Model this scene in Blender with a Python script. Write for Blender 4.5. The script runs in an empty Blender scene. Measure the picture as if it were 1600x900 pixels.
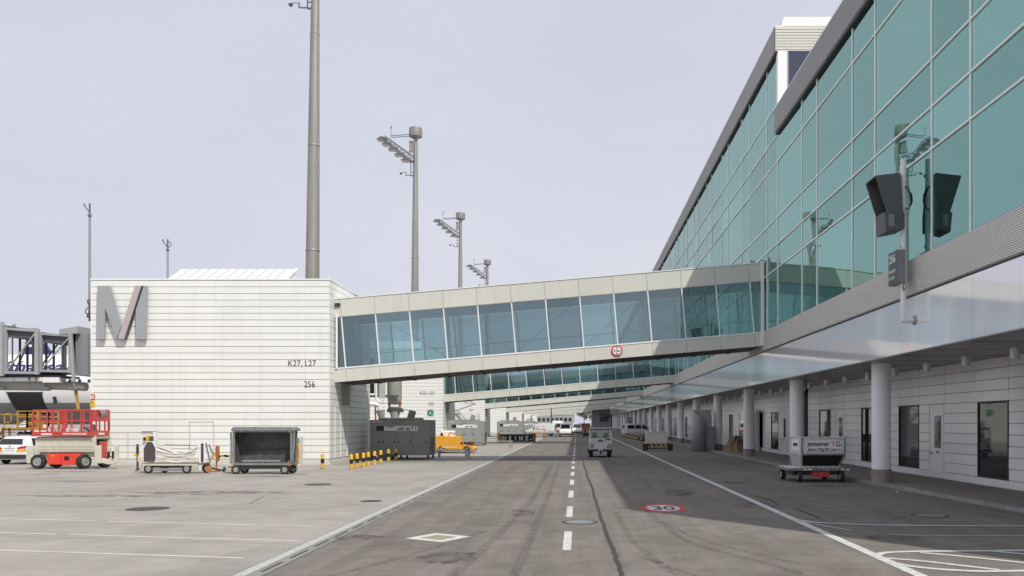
import bpy, bmesh, math, random
from mathutils import Vector, Matrix
random.seed(7)
R = math.radians
SC = bpy.context.scene
COL = SC.collection

# ------------------------------------------------------------------ camera, light, exposure
CAMH = 2.2
cd = bpy.data.cameras.new('camera'); cam = bpy.data.objects.new('camera', cd); COL.objects.link(cam)
cam.location = (0, 0, CAMH); cam.rotation_euler = (R(90), 0, 0)
cd.sensor_width = 36; cd.lens = 29.25; cd.shift_x = -0.0631; cd.shift_y = 0.13125
cd.clip_start = 0.1; cd.clip_end = 5000
SC.camera = cam

SUN_DIR = Vector((-0.60, 0.82, -1.25)).normalized()          # direction the light travels
elev = math.asin(-SUN_DIR.z); azim = math.atan2(-SUN_DIR.x, -SUN_DIR.y)
W = bpy.data.worlds.new('World'); SC.world = W; W.use_nodes = True
nt = W.node_tree; bg = nt.nodes['Background']
sky = nt.nodes.new('ShaderNodeTexSky'); sky.sky_type = 'NISHITA'; sky.sun_disc = False
sky.sun_elevation = elev; sky.sun_rotation = azim
sky.air_density = 1.0; sky.dust_density = 4.0; sky.ozone_density = 1.0
veil = nt.nodes.new('ShaderNodeMix'); veil.data_type = 'RGBA'
veil.inputs['Factor'].default_value = 0.86                    # thin high overcast over the blue
veil.inputs[7].default_value = (6.95, 7.05, 8.1, 1)
tcw = nt.nodes.new('ShaderNodeTexCoord'); mpw = nt.nodes.new('ShaderNodeMapping'); mpw.inputs['Scale'].default_value = (1.3, 1.3, 3.2)
nzw = nt.nodes.new('ShaderNodeTexNoise'); nzw.inputs['Scale'].default_value = 1.1; nzw.inputs['Detail'].default_value = 5; nzw.inputs['Roughness'].default_value = 0.55
rgw = nt.nodes.new('ShaderNodeMix'); rgw.data_type = 'RGBA'; rgw.inputs[6].default_value = (6.35, 6.5, 7.7, 1); rgw.inputs[7].default_value = (7.5, 7.55, 8.4, 1)
mrw = nt.nodes.new('ShaderNodeMapRange'); mrw.inputs[1].default_value = 0.3; mrw.inputs[2].default_value = 0.7
nt.links.new(tcw.outputs['Generated'], mpw.inputs[0]); nt.links.new(mpw.outputs[0], nzw.inputs['Vector']); nt.links.new(nzw.outputs['Fac'], mrw.inputs[0])
nt.links.new(mrw.outputs[0], rgw.inputs['Factor']); nt.links.new(rgw.outputs[2], veil.inputs[7])
nt.links.new(sky.outputs[0], veil.inputs[6]); nt.links.new(veil.outputs[2], bg.inputs[0])
bg.inputs[1].default_value = 0.1
sd = bpy.data.lights.new('sun', 'SUN'); sd.energy = 3.35; sd.angle = R(0.6); sd.color = (1.0, 0.965, 0.87)
sun = bpy.data.objects.new('sun', sd); COL.objects.link(sun)
sun.rotation_euler = SUN_DIR.to_track_quat('-Z', 'Y').to_euler(); sun.location = (30, -40, 60)
SC.view_settings.view_transform = 'Standard'; SC.view_settings.look = 'None'
SC.view_settings.exposure = 0.06; SC.view_settings.gamma = 1.0

# ------------------------------------------------------------------ helpers
FPX = 1300.0
def gxy(px, py, h=0.0):                                       # photo measurement -> ground position
    y = (CAMH - h) * FPX / (py - 660.0); return ((px - 901.0) * y / FPX, y)
def wx(px, y): return (px - 901.0) * y / FPX
def wz(py, y): return CAMH - (py - 660.0) * y / FPX

class MB:
    def __init__(s): s.v = []; s.f = []; s.m = []
    def add(s, vs, fs, m=0, M=None):
        b = len(s.v)
        for p in vs:
            p = Vector(p)
            s.v.append(M @ p if M else p)
        for f in fs: s.f.append(tuple(i + b for i in f)); s.m.append(m)
        return s
    def box(s, x0, x1, y0, y1, z0, z1, m=0, M=None):
        return s.add([(x0,y0,z0),(x1,y0,z0),(x1,y1,z0),(x0,y1,z0),(x0,y0,z1),(x1,y0,z1),(x1,y1,z1),(x0,y1,z1)],
                     [(0,3,2,1),(4,5,6,7),(0,1,5,4),(1,2,6,5),(2,3,7,6),(3,0,4,7)], m, M)
    def cyl(s, p0, p1, r0, r1=None, n=12, m=0, caps=True):
        r1 = r0 if r1 is None else r1
        p0 = Vector(p0); p1 = Vector(p1); d = (p1 - p0).normalized()
        a = Vector((0,0,1)) if abs(d.z) < 0.9 else Vector((1,0,0))
        u = d.cross(a).normalized(); w = d.cross(u)
        vs = []
        for p, r in ((p0, r0), (p1, r1)):
            for i in range(n):
                t = 2*math.pi*(i+0.5)/n
                vs.append(p + (u*math.cos(t) + w*math.sin(t))*r)
        fs = [(i, (i+1) % n, n+(i+1) % n, n+i) for i in range(n)]
        if caps: fs += [tuple(range(n))[::-1], tuple(range(n, 2*n))]
        return s.add(vs, fs, m)
    def bar(s, p0, p1, w, m=0): return s.cyl(p0, p1, w*0.7071, n=4, m=m)
    def tube(s, pts, r, n=8, m=0):
        for a, b in zip(pts[:-1], pts[1:]): s.cyl(a, b, r, n=n, m=m)
        return s
    def prism(s, poly, axis, a0, a1, m=0):
        def q(p, a): return {'y': (p[0], a, p[1]), 'x': (a, p[0], p[1]), 'z': (p[0], p[1], a)}[axis]
        n = len(poly)
        vs = [q(p, a0) for p in poly] + [q(p, a1) for p in poly]
        fs = [tuple(range(n)), tuple(range(n, 2*n))[::-1]] + [(i, (i+1) % n, n+(i+1) % n, n+i) for i in range(n)]
        return s.add(vs, fs, m)
    def lathe(s, prof, c, axis='z', n=20, m=0):
        c = Vector(c); vs = []; k = len(prof)
        for r, a in prof:
            for i in range(n):
                t = 2*math.pi*i/n; x, y = r*math.cos(t), r*math.sin(t)
                o = {'z': (x, y, a), 'x': (a, x, y), 'y': (x, a, y)}[axis]
                vs.append(c + Vector(o))
        fs = []
        for j in range(k-1):
            for i in range(n): fs.append((j*n+i, j*n+(i+1) % n, (j+1)*n+(i+1) % n, (j+1)*n+i))
        fs += [tuple(range(n))[::-1], tuple(range((k-1)*n, k*n))]
        return s.add(vs, fs, m)
    def loft(s, rings, m=0, caps=True):
        n = len(rings[0]); vs = [p for r in rings for p in r]; fs = []
        for j in range(len(rings)-1):
            for i in range(n): fs.append((j*n+i, j*n+(i+1) % n, (j+1)*n+(i+1) % n, (j+1)*n+i))
        if caps: fs += [tuple(range(n))[::-1], tuple(range((len(rings)-1)*n, len(rings)*n))]
        return s.add(vs, fs, m)
    def grid(s, fn, nu, nv, m=0):
        vs = [fn(i/nu, j/nv) for i in range(nu+1) for j in range(nv+1)]
        fs = [(i*(nv+1)+j, (i+1)*(nv+1)+j, (i+1)*(nv+1)+j+1, i*(nv+1)+j+1) for i in range(nu) for j in range(nv)]
        return s.add(vs, fs, m)
    def mesh(s, name, mats, smooth=False, off=None, fix=True):
        me = bpy.data.meshes.new(name)
        o = off or Vector((0,0,0))
        me.from_pydata([tuple(p - o) for p in s.v], [], s.f)
        if not isinstance(mats, (list, tuple)): mats = [mats]
        for mt in mats: me.materials.append(mt)
        me.polygons.foreach_set('material_index', s.m)
        if fix:
            bm = bmesh.new(); bm.from_mesh(me); bmesh.ops.recalc_face_normals(bm, faces=bm.faces); bm.to_mesh(me); bm.free()
        if smooth:
            me.shade_smooth(); me.set_sharp_from_angle(angle=R(38))
        me.update(); return me
    def build(s, name, mats, parent=None, smooth=False, bev=0, world=False, loc=None, fix=True, **kw):
        off = Vector(parent.location) if (world and parent) else None
        o = bpy.data.objects.new(name, s.mesh(name, mats, smooth, off, fix)); COL.objects.link(o)
        if parent: o.parent = parent
        if loc is not None: o.location = loc
        if bev:
            b = o.modifiers.new('bevel', 'BEVEL'); b.width = bev; b.segments = 2; b.limit_method = 'ANGLE'; b.angle_limit = R(40)
        for k, v in kw.items(): o[k] = v
        return o
def inst(name, me, parent, loc, rot=(0,0,0), world=False):
    o = bpy.data.objects.new(name, me); COL.objects.link(o); o.parent = parent
    o.location = Vector(loc) - (Vector(parent.location) if world else Vector((0,0,0))); o.rotation_euler = rot
    return o
def thing(name, label, cat, loc=(0,0,0), rz=0, group=None):
    o = bpy.data.objects.new(name, None); COL.objects.link(o); o.empty_display_size = 0.3
    o.location = loc; o.rotation_euler = (0, 0, rz); o['label'] = label; o['category'] = cat
    if group: o['group'] = group
    return o
def tag(o, label, cat, group=None):
    o['label'] = label; o['category'] = cat
    if group: o['group'] = group
    return o
def copy_tree(o, loc, label=None, parent=None, rz=None):
    c = o.copy(); COL.objects.link(c)
    if parent: c.parent = parent
    else:
        c.location = loc
        if rz is not None: c.rotation_euler[2] = rz
        if label: c['label'] = label
    for ch in list(o.children): copy_tree(ch, None, None, c)
    return c
def text(name, s, size, mat, parent, loc, rot=(0,0,0), sx=1.0, align='LEFT', bold=0.0, world=False, warp=None, ext=0.004, **kw):
    cu = bpy.data.curves.new('lettering', 'FONT'); cu.body = s; cu.size = size; cu.extrude = ext; cu.offset = bold
    cu.align_x = align; cu.resolution_u = 3
    t = bpy.data.objects.new('tmp', cu); COL.objects.link(t)
    bpy.context.view_layer.update()
    me = bpy.data.meshes.new_from_object(t.evaluated_get(bpy.context.evaluated_depsgraph_get()))
    bpy.data.objects.remove(t); me.name = name
    for v in me.vertices: v.co.x *= sx
    if warp:
        for v in me.vertices: v.co = warp(v.co)
    me.materials.clear(); me.materials.append(mat)
    o = bpy.data.objects.new(name, me); COL.objects.link(o)
    if parent: o.parent = parent
    o.location = Vector(loc) - (Vector(parent.location) if world else Vector((0,0,0))); o.rotation_euler = rot
    for k, v in kw.items(): o[k] = v
    return o

# ------------------------------------------------------------------ materials (all procedural, world-space)
def mat(name, col, rough=0.6, metal=0.0, var=0.08, scale=1.5, bump=0.0, bscale=30, rnd=0.0, stain=0.0, spec=0.5, coat=0.0, streak=0.0):
    m = bpy.data.materials.new(name); m.use_nodes = True; t = m.node_tree; N = t.nodes; L = t.links
    b = N['Principled BSDF']; b.inputs['Roughness'].default_value = rough; b.inputs['Metallic'].default_value = metal
    b.inputs['Specular IOR Level'].default_value = spec
    if coat: b.inputs['Coat Weight'].default_value = coat; b.inputs['Coat Roughness'].default_value = 0.08
    g = N.new('ShaderNodeNewGeometry'); tc = N.new('ShaderNodeTexCoord')
    n = N.new('ShaderNodeTexNoise'); n.inputs['Scale'].default_value = scale; n.inputs['Detail'].default_value = 6
    n.inputs['Roughness'].default_value = 0.65; L.new(g.outputs['Position'], n.inputs['Vector'])
    mr = N.new('ShaderNodeMapRange'); mr.inputs[1].default_value = 0.25; mr.inputs[2].default_value = 0.75
    mr.inputs[3].default_value = 1 - var; mr.inputs[4].default_value = 1 + var; L.new(n.outputs['Fac'], mr.inputs[0])
    val = mr.outputs[0]
    def mul(a, bb):
        k = N.new('ShaderNodeMath'); k.operation = 'MULTIPLY'; L.new(a, k.inputs[0]); L.new(bb, k.inputs[1]); return k.outputs[0]
    if rnd:
        oi = N.new('ShaderNodeObjectInfo'); r = N.new('ShaderNodeMapRange'); r.inputs[3].default_value = 1 - rnd; r.inputs[4].default_value = 1 + rnd
        L.new(oi.outputs['Random'], r.inputs[0]); val = mul(val, r.outputs[0])
    if stain:
        n2 = N.new('ShaderNodeTexNoise'); n2.inputs['Scale'].default_value = scale*0.23; n2.inputs['Detail'].default_value = 8
        n2.inputs['Roughness'].default_value = 0.7; L.new(g.outputs['Position'], n2.inputs['Vector'])
        r = N.new('ShaderNodeMapRange'); r.inputs[1].default_value = 0.42; r.inputs[2].default_value = 0.66
        r.inputs[3].default_value = 1; r.inputs[4].default_value = 1 - stain; L.new(n2.outputs['Fac'], r.inputs[0]); val = mul(val, r.outputs[0])
    if streak:
        mp = N.new('ShaderNodeMapping'); mp.inputs['Scale'].default_value = (2.2, 2.2, 0.12); L.new(g.outputs['Position'], mp.inputs[0])
        n3 = N.new('ShaderNodeTexNoise'); n3.inputs['Scale'].default_value = 1.6; n3.inputs['Detail'].default_value = 5; L.new(mp.outputs[0], n3.inputs['Vector'])
        r = N.new('ShaderNodeMapRange'); r.inputs[1].default_value = 0.48; r.inputs[2].default_value = 0.75
        r.inputs[3].default_value = 1; r.inputs[4].default_value = 1 - streak; L.new(n3.outputs['Fac'], r.inputs[0]); val = mul(val, r.outputs[0])
    vm = N.new('ShaderNodeVectorMath'); vm.operation = 'SCALE'; vm.inputs[0].default_value = col[:3]; L.new(val, vm.inputs['Scale'])
    L.new(vm.outputs[0], b.inputs['Base Color'])
    if bump:
        nb = N.new('ShaderNodeTexNoise'); nb.inputs['Scale'].default_value = bscale; nb.inputs['Detail'].default_value = 4
        L.new(g.outputs['Position'], nb.inputs['Vector'])
        bp = N.new('ShaderNodeBump'); bp.inputs['Strength'].default_value = bump; bp.inputs['Distance'].default_value = 0.02
        L.new(nb.outputs['Fac'], bp.inputs['Height']); L.new(bp.outputs[0], b.inputs['Normal'])
    return m

def glass(name, refl, trans, fac, graze=0.85, wob=0.004, wscale=0.5, edge=0.25):
    m = bpy.data.materials.new(name); m.use_nodes = True; t = m.node_tree; N = t.nodes; L = t.links
    N.remove(N['Principled BSDF']); out = N['Material Output']
    gl = N.new('ShaderNodeBsdfGlossy'); gl.inputs['Color'].default_value = (*refl, 1); gl.inputs['Roughness'].default_value = 0.012
    g2 = N.new('ShaderNodeBsdfGlossy'); g2.inputs['Color'].default_value = (graze, graze*0.99, graze*0.97, 1); g2.inputs['Roughness'].default_value = 0.012
    tr = N.new('ShaderNodeBsdfTransparent'); tr.inputs['Color'].default_value = (*trans, 1)
    oi = N.new('ShaderNodeObjectInfo'); rr = N.new('ShaderNodeMapRange'); rr.inputs[3].default_value = 0.86; rr.inputs[4].default_value = 1.12; L.new(oi.outputs['Random'], rr.inputs[0])
    for nd, cc in ((gl, refl), (tr, trans)):                  # panes differ a little in tint
        vm = N.new('ShaderNodeVectorMath'); vm.operation = 'SCALE'; vm.inputs[0].default_value = cc; L.new(rr.outputs[0], vm.inputs['Scale']); L.new(vm.outputs[0], nd.inputs['Color'])
    m1 = N.new('ShaderNodeMixShader'); m1.inputs[0].default_value = fac; L.new(tr.outputs[0], m1.inputs[1]); L.new(gl.outputs[0], m1.inputs[2])
    lw = N.new('ShaderNodeLayerWeight'); lw.inputs['Blend'].default_value = edge
    pw = N.new('ShaderNodeMath'); pw.operation = 'POWER'; pw.inputs[1].default_value = 1.6; L.new(lw.outputs['Fresnel'], pw.inputs[0])
    m2 = N.new('ShaderNodeMixShader'); L.new(pw.outputs[0], m2.inputs[0]); L.new(m1.outputs[0], m2.inputs[1]); L.new(g2.outputs[0], m2.inputs[2])
    L.new(m2.outputs[0], out.inputs['Surface'])
    if wob:
        g = N.new('ShaderNodeNewGeometry'); n = N.new('ShaderNodeTexNoise'); n.inputs['Scale'].default_value = wscale; n.inputs['Detail'].default_value = 1
        L.new(g.outputs['Position'], n.inputs['Vector'])
        bp = N.new('ShaderNodeBump'); bp.inputs['Strength'].default_value = 1.0; bp.inputs['Distance'].default_value = wob
        L.new(n.outputs['Fac'], bp.inputs['Height'])
        L.new(bp.outputs[0], gl.inputs['Normal']); L.new(bp.outputs[0], g2.inputs['Normal'])
    return m

def striped(name, c1, c2, period, axis='x', slant=0.0, rough=0.6):
    m = bpy.data.materials.new(name); m.use_nodes = True; t = m.node_tree; N = t.nodes; L = t.links; b = N['Principled BSDF']
    tc = N.new('ShaderNodeTexCoord'); sp = N.new('ShaderNodeSeparateXYZ'); L.new(tc.outputs['Object'], sp.inputs[0])
    a = N.new('ShaderNodeMath'); a.operation = 'MULTIPLY_ADD'; a.inputs[1].default_value = slant
    L.new(sp.outputs['Z'], a.inputs[0]); L.new(sp.outputs[axis.upper()], a.inputs[2])
    d = N.new('ShaderNodeMath'); d.operation = 'DIVIDE'; d.inputs[1].default_value = period; L.new(a.outputs[0], d.inputs[0])
    f = N.new('ShaderNodeMath'); f.operation = 'FRACT'; L.new(d.outputs[0], f.inputs[0])
    g = N.new('ShaderNodeMath'); g.operation = 'GREATER_THAN'; g.inputs[1].default_value = 0.5; L.new(f.outputs[0], g.inputs[0])
    mx = N.new('ShaderNodeMix'); mx.data_type = 'RGBA'; mx.inputs[6].default_value = (*c1, 1); mx.inputs[7].default_value = (*c2, 1)
    L.new(g.outputs[0], mx.inputs['Factor']); L.new(mx.outputs[2], b.inputs['Base Color']); b.inputs['Roughness'].default_value = rough
    return m

def asphalt_mat():
    m = mat('asphalt', (0.190, 0.171, 0.154), 0.9, var=0.20, scale=1.6, bump=0.4, bscale=70, stain=0.2, spec=0.25)
    t = m.node_tree; N = t.nodes; L = t.links; b = N['Principled BSDF']
    src = b.inputs['Base Color'].links[0].from_socket
    g = N.new('ShaderNodeNewGeometry'); mp = N.new('ShaderNodeMapping'); mp.inputs['Scale'].default_value = (1.7, 0.05, 1); mp.inputs['Rotation'].default_value = (0,0,R(2))
    L.new(g.outputs['Position'], mp.inputs[0])
    n = N.new('ShaderNodeTexNoise'); n.inputs['Scale'].default_value = 1.0; n.inputs['Detail'].default_value = 7; n.inputs['Roughness'].default_value = 0.7; L.new(mp.outputs[0], n.inputs['Vector'])
    r = N.new('ShaderNodeMapRange'); r.inputs[1].default_value = 0.44; r.inputs[2].default_value = 0.70; r.inputs[3].default_value = 1.06; r.inputs[4].default_value = 0.80; L.new(n.outputs['Fac'], r.inputs[0])
    n2 = N.new('ShaderNodeTexNoise'); n2.inputs['Scale'].default_value = 45; n2.inputs['Detail'].default_value = 3; L.new(g.outputs['Position'], n2.inputs['Vector'])
    r2 = N.new('ShaderNodeMapRange'); r2.inputs[1].default_value = 0.3; r2.inputs[2].default_value = 0.7; r2.inputs[3].default_value = 0.66; r2.inputs[4].default_value = 1.36; L.new(n2.outputs['Fac'], r2.inputs[0])
    k = N.new('ShaderNodeMath'); k.operation = 'MULTIPLY'; L.new(r.outputs[0], k.inputs[0]); L.new(r2.outputs[0], k.inputs[1])
    vm = N.new('ShaderNodeVectorMath'); vm.operation = 'SCALE'; L.new(src, vm.inputs[0]); L.new(k.outputs[0], vm.inputs['Scale'])
    L.new(vm.outputs[0], b.inputs['Base Color']); return m

def paint_mat(name, col, wear=0.35, rough=0.7):
    m = mat(name, col, rough, var=0.08, scale=6)
    t = m.node_tree; N = t.nodes; L = t.links; b = N['Principled BSDF']; src = b.inputs['Base Color'].links[0].from_socket
    g = N.new('ShaderNodeNewGeometry'); n = N.new('ShaderNodeTexNoise'); n.inputs['Scale'].default_value = 9; n.inputs['Detail'].default_value = 9; n.inputs['Roughness'].default_value = 0.8
    L.new(g.outputs['Position'], n.inputs['Vector'])
    r = N.new('ShaderNodeMapRange'); r.inputs[1].default_value = 0.62 - wear*0.4; r.inputs[2].default_value = 0.72; L.new(n.outputs['Fac'], r.inputs[0])
    k = N.new('ShaderNodeMath'); k.operation = 'MULTIPLY'; k.inputs[1].default_value = 0.85; L.new(r.outputs[0], k.inputs[0])
    mx = N.new('ShaderNodeMix'); mx.data_type = 'RGBA'; mx.inputs[7].default_value = (0.165, 0.155, 0.147, 1)
    L.new(k.outputs[0], mx.inputs['Factor']); L.new(src, mx.inputs[6]); L.new(mx.outputs[2], b.inputs['Base Color']); return m

M = {}
M['asphalt'] = asphalt_mat()
M['concrete'] = mat('apron_concrete', (0.335, 0.313, 0.284), 0.85, var=0.13, scale=1.3, bump=0.2, bscale=60, rnd=0.04, stain=0.2, spec=0.3)
M['joint'] = mat('joint_filler', (0.12, 0.10, 0.095), 0.9)
M['walkceil'] = mat('walkway_ceiling', (0.34, 0.36, 0.38), 0.7)
M['bar'] = mat('white_glazing_bar', (0.90, 0.91, 0.91), 0.35, var=0.02)
M['plinth'] = mat('pale_plinth', (0.58, 0.56, 0.52), 0.8, var=0.1, scale=3)
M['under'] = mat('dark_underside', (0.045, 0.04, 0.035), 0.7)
M['paleline'] = mat('pale_grey_frame', (0.50, 0.50, 0.48), 0.6)
M['gutter'] = mat('gutter_concrete', (0.25, 0.245, 0.23), 0.85, var=0.12, scale=3, stain=0.15)
M['pave'] = mat('pavement_asphalt', (0.21, 0.185, 0.16), 0.9, var=0.15, scale=3, bump=0.3, bscale=60)
M['kerb'] = mat('kerb_stone', (0.27, 0.26, 0.24), 0.85, var=0.15, scale=4, rnd=0.08)
M['white_line'] = paint_mat('road_paint_white', (0.62, 0.62, 0.60), 0.42)
M['edge_paint'] = paint_mat('weathered_edge_paint', (0.46, 0.465, 0.45), 0.4)
M['faint_line'] = paint_mat('faded_road_paint', (0.50, 0.48, 0.44), 0.5)
M['bay_paint'] = mat('apron_bay_paint', (0.58, 0.56, 0.52), 0.8, var=0.2, scale=3, stain=0.2)
M['red_paint'] = paint_mat('road_paint_red', (0.50, 0.06, 0.06), 0.2)
M['black_paint'] = mat('road_paint_black', (0.03, 0.03, 0.03), 0.8)
M['tan_paint'] = paint_mat('road_paint_ochre', (0.36, 0.30, 0.17), 0.7)
M['pink'] = mat('pink_joint_sealant', (0.24, 0.13, 0.12), 0.8)
M['tar'] = mat('crack_sealant', (0.035, 0.033, 0.03), 0.6)
M['iron'] = mat('cast_iron', (0.06, 0.052, 0.045), 0.6, metal=0.3, var=0.3, scale=9)
M['panel'] = mat('cream_cladding', (0.80, 0.805, 0.775), 0.38, var=0.02, scale=0.8, rnd=0.02, streak=0.06)
M['panelback'] = mat('cladding_joint', (0.36, 0.36, 0.345), 0.8)
M['beige'] = mat('beige_ribbed_cladding', (0.605, 0.60, 0.545), 0.5, var=0.02, rnd=0.015, streak=0.06)
M['white'] = mat('white_metal', (0.80, 0.80, 0.79), 0.4, var=0.03, streak=0.06)
M['whitegloss'] = mat('white_vehicle_paint', (0.80, 0.80, 0.80), 0.3, var=0.03, coat=0.6)
M['rib'] = mat('grey_ribbed_metal', (0.85, 0.84, 0.79), 0.5, metal=0.0, var=0.04)
M['parapet'] = mat('grey_parapet_metal', (0.46, 0.45, 0.45), 0.5, metal=0.2, var=0.04)
M['fascia'] = mat('polished_fascia', (0.95, 0.95, 0.965), 0.07, metal=0.4, var=0.02, rnd=0.02, bump=0.01, bscale=1.2)
M['lowpanel'] = mat('grey_wall_panel', (0.90, 0.90, 0.90), 0.2, var=0.03, rnd=0.05, spec=0.7)
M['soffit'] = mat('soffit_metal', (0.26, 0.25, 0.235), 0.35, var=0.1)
M['dark'] = mat('dark_trim', (0.03, 0.03, 0.032), 0.5)
M['black'] = mat('black_plastic', (0.015, 0.015, 0.016), 0.5)
M['rubber'] = mat('tyre_rubber', (0.028, 0.027, 0.026), 0.85, var=0.2, scale=10)
M['rim'] = mat('wheel_rim', (0.40, 0.40, 0.40), 0.45, metal=0.6, var=0.15)
M['glass'] = glass('teal_facade_glass', (0.47, 0.87, 0.775), (0.74, 0.98, 0.91), 0.52, edge=0.30, wob=0.007)
M['bglass'] = glass('blue_walkway_glass', (0.56, 0.68, 0.72), (0.72, 0.82, 0.82), 0.27, edge=0.12)
M['dglass'] = mat('dark_window_glass', (0.012, 0.022, 0.022), 0.03, spec=0.9, var=0)
M['dglass2'] = mat('navy_window_glass', (0.05, 0.055, 0.10), 0.1, spec=0.6, var=0.02)
M['interior'] = mat('interior_plaster', (0.80, 0.81, 0.79), 0.8)
M['intfloor'] = mat('interior_floor', (0.30, 0.30, 0.30), 0.7)
M['column'] = mat('column_plaster', (0.88, 0.88, 0.885), 0.6, var=0.03, bump=0.06, bscale=60)
M['colbase'] = mat('column_base_concrete', (0.30, 0.27, 0.23), 0.8, var=0.2, scale=4)
M['steel'] = mat('galvanised_steel', (0.36, 0.35, 0.335), 0.5, metal=0.55, var=0.08, streak=0.15)
M['mast'] = mat('mast_steel', (0.33, 0.31, 0.285), 0.5, metal=0.35, var=0.08, streak=0.2)
M['lamp'] = mat('floodlight_casing', (0.16, 0.165, 0.175), 0.4, metal=0.4)
M['mgrey'] = mat('sign_grey_face', (0.33, 0.345, 0.365), 0.45, var=0.03)
M['mpink'] = mat('sign_rose_face', (0.45, 0.385, 0.395), 0.45, var=0.03)
M['mgap'] = mat('sign_dark_gap', (0.07, 0.07, 0.075), 0.5)
M['letter'] = mat('dark_lettering', (0.035, 0.035, 0.035), 0.6)
M['letterw'] = mat('white_lettering', (0.8, 0.8, 0.8), 0.6)
M['green'] = mat('sign_green', (0.0, 0.22, 0.10), 0.5)
M['red'] = mat('red_paint', (0.52, 0.055, 0.045), 0.42, var=0.10, scale=4, stain=0.12)
M['redbox'] = mat('bright_red_paint', (0.72, 0.055, 0.03), 0.4, var=0.07, scale=4)
M['signred'] = mat('sign_red', (0.60, 0.03, 0.04), 0.5)
M['cream'] = mat('cream_machine_paint', (0.62, 0.585, 0.475), 0.5, var=0.10, scale=4, stain=0.15)
M['creamdk'] = mat('cream_mesh_guard', (0.36, 0.35, 0.28), 0.6, var=0.2, scale=12)
M['yellow'] = mat('safety_yellow', (0.72, 0.42, 0.02), 0.5, var=0.10, scale=5)
M['ochre'] = mat('loader_yellow', (0.52, 0.30, 0.05), 0.55, var=0.15, scale=5, stain=0.25)
M['orange'] = mat('orange_yellow_paint', (0.78, 0.36, 0.04), 0.45, var=0.08, scale=4)
M['rust'] = mat('rust_orange', (0.42, 0.16, 0.05), 0.75, var=0.25, scale=8)
M['jetgrey'] = mat('boarding_bridge_grey', (0.36, 0.37, 0.385), 0.5, var=0.08, stain=0.1)
M['jetdark'] = mat('boarding_bridge_dark', (0.085, 0.09, 0.10), 0.6, var=0.1)
M['tubegrey'] = mat('weathered_grey_tube', (0.38, 0.375, 0.35), 0.55, var=0.12, stain=0.2, scale=2.5)
M['planewhite'] = mat('aircraft_white', (0.78, 0.79, 0.80), 0.3, coat=0.4, var=0.02)
M['planegrey'] = mat('aircraft_belly_grey', (0.20, 0.215, 0.23), 0.4, coat=0.3)
M['planeblue'] = mat('aircraft_navy', (0.035, 0.028, 0.13), 0.35, coat=0.3)
M['cartgrey'] = mat('cart_grey_frame', (0.22, 0.235, 0.235), 0.6, var=0.2, scale=6, stain=0.25)
M['cartdark'] = mat('cart_dark_lining', (0.085, 0.088, 0.088), 0.75, var=0.35, scale=3.5, stain=0.3, bump=0.3, bscale=8)
M['aubergine'] = mat('dark_brown_panel', (0.075, 0.06, 0.062), 0.7, var=0.2, scale=10)
M['canvas'] = mat('white_canvas', (0.66, 0.645, 0.60), 0.8, var=0.08, scale=5)
M['deckwood'] = mat('worn_deck_board', (0.22, 0.17, 0.12), 0.85, var=0.35, scale=8)
M['unit'] = mat('anthracite_paint', (0.285, 0.295, 0.287), 0.55, var=0.06, stain=0.08)
M['alu'] = mat('brushed_aluminium', (0.66, 0.66, 0.65), 0.4, metal=0.35, var=0.18, scale=6, stain=0.2)
M['earth'] = mat('tan_earth', (0.25, 0.18, 0.11), 0.95, var=0.35, scale=4, bump=0.9, bscale=12)
M['hazard'] = striped('hazard_stripes', (0.03,0.03,0.03), (0.50,0.36,0.07), 0.36, 'x', 0.8)
M['hazardy'] = striped('hazard_blocks', (0.03,0.03,0.03), (0.36,0.30,0.09), 0.5, 'x', 0.9)
M['display'] = mat('display_dark_grey', (0.105, 0.105, 0.112), 0.55, var=0.06)
M['signgrey'] = mat('sign_mid_grey', (0.23, 0.235, 0.25), 0.5)
M['signface'] = mat('sign_slate_face', (0.085, 0.09, 0.11), 0.5)
M['tail'] = mat('tail_light_red', (0.45, 0.02, 0.02), 0.2, coat=0.5)
M['amber'] = mat('reflector_orange', (0.85, 0.40, 0.06), 0.35)
M['leaf'] = mat('far_foliage', (0.075, 0.095, 0.045), 0.9, var=0.5, scale=0.6)
M['farwall'] = mat('far_building_grey', (0.30, 0.31, 0.32), 0.7)
M['skyl'] = mat('pale_roof_sheet', (0.76, 0.78, 0.80), 0.4, var=0.02)

# ================================================================== SETTING: ground, road, pavement
def struct(o): o['kind'] = 'structure'; return o
def sheet(x0, x1, y0, y1, z): return MB().add([(x0,y0,z),(x1,y0,z),(x1,y1,z),(x0,y1,z)], [(0,1,2,3)])
def strip(pts, w, z=0.004, mb=None):
    mb = mb or MB(); vs = []
    for i, p in enumerate(pts):
        a = Vector(pts[max(i-1,0)]); b = Vector(pts[min(i+1,len(pts)-1)]); d = (b-a).normalized(); n = Vector((-d.y, d.x))*w/2
        vs += [(p[0]+n.x, p[1]+n.y, z), (p[0]-n.x, p[1]-n.y, z)]
    return mb.add(vs, [(2*i,2*i+1,2*i+3,2*i+2) for i in range(len(pts)-1)])
def smoothpts(pts, n=6):
    out = []
    for i in range(len(pts)-1):
        p0, p1, p2, p3 = [Vector(pts[max(0,min(len(pts)-1,j))]) for j in (i-1,i,i+1,i+2)]
        for k in range(n):
            t = k/n; out.append(tuple(0.5*((2*p1)+(p2-p0)*t+(2*p0-5*p1+4*p2-p3)*t*t+(-p0+3*p1-3*p2+p3)*t**3)))
    return out + [tuple(pts[-1])]

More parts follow.
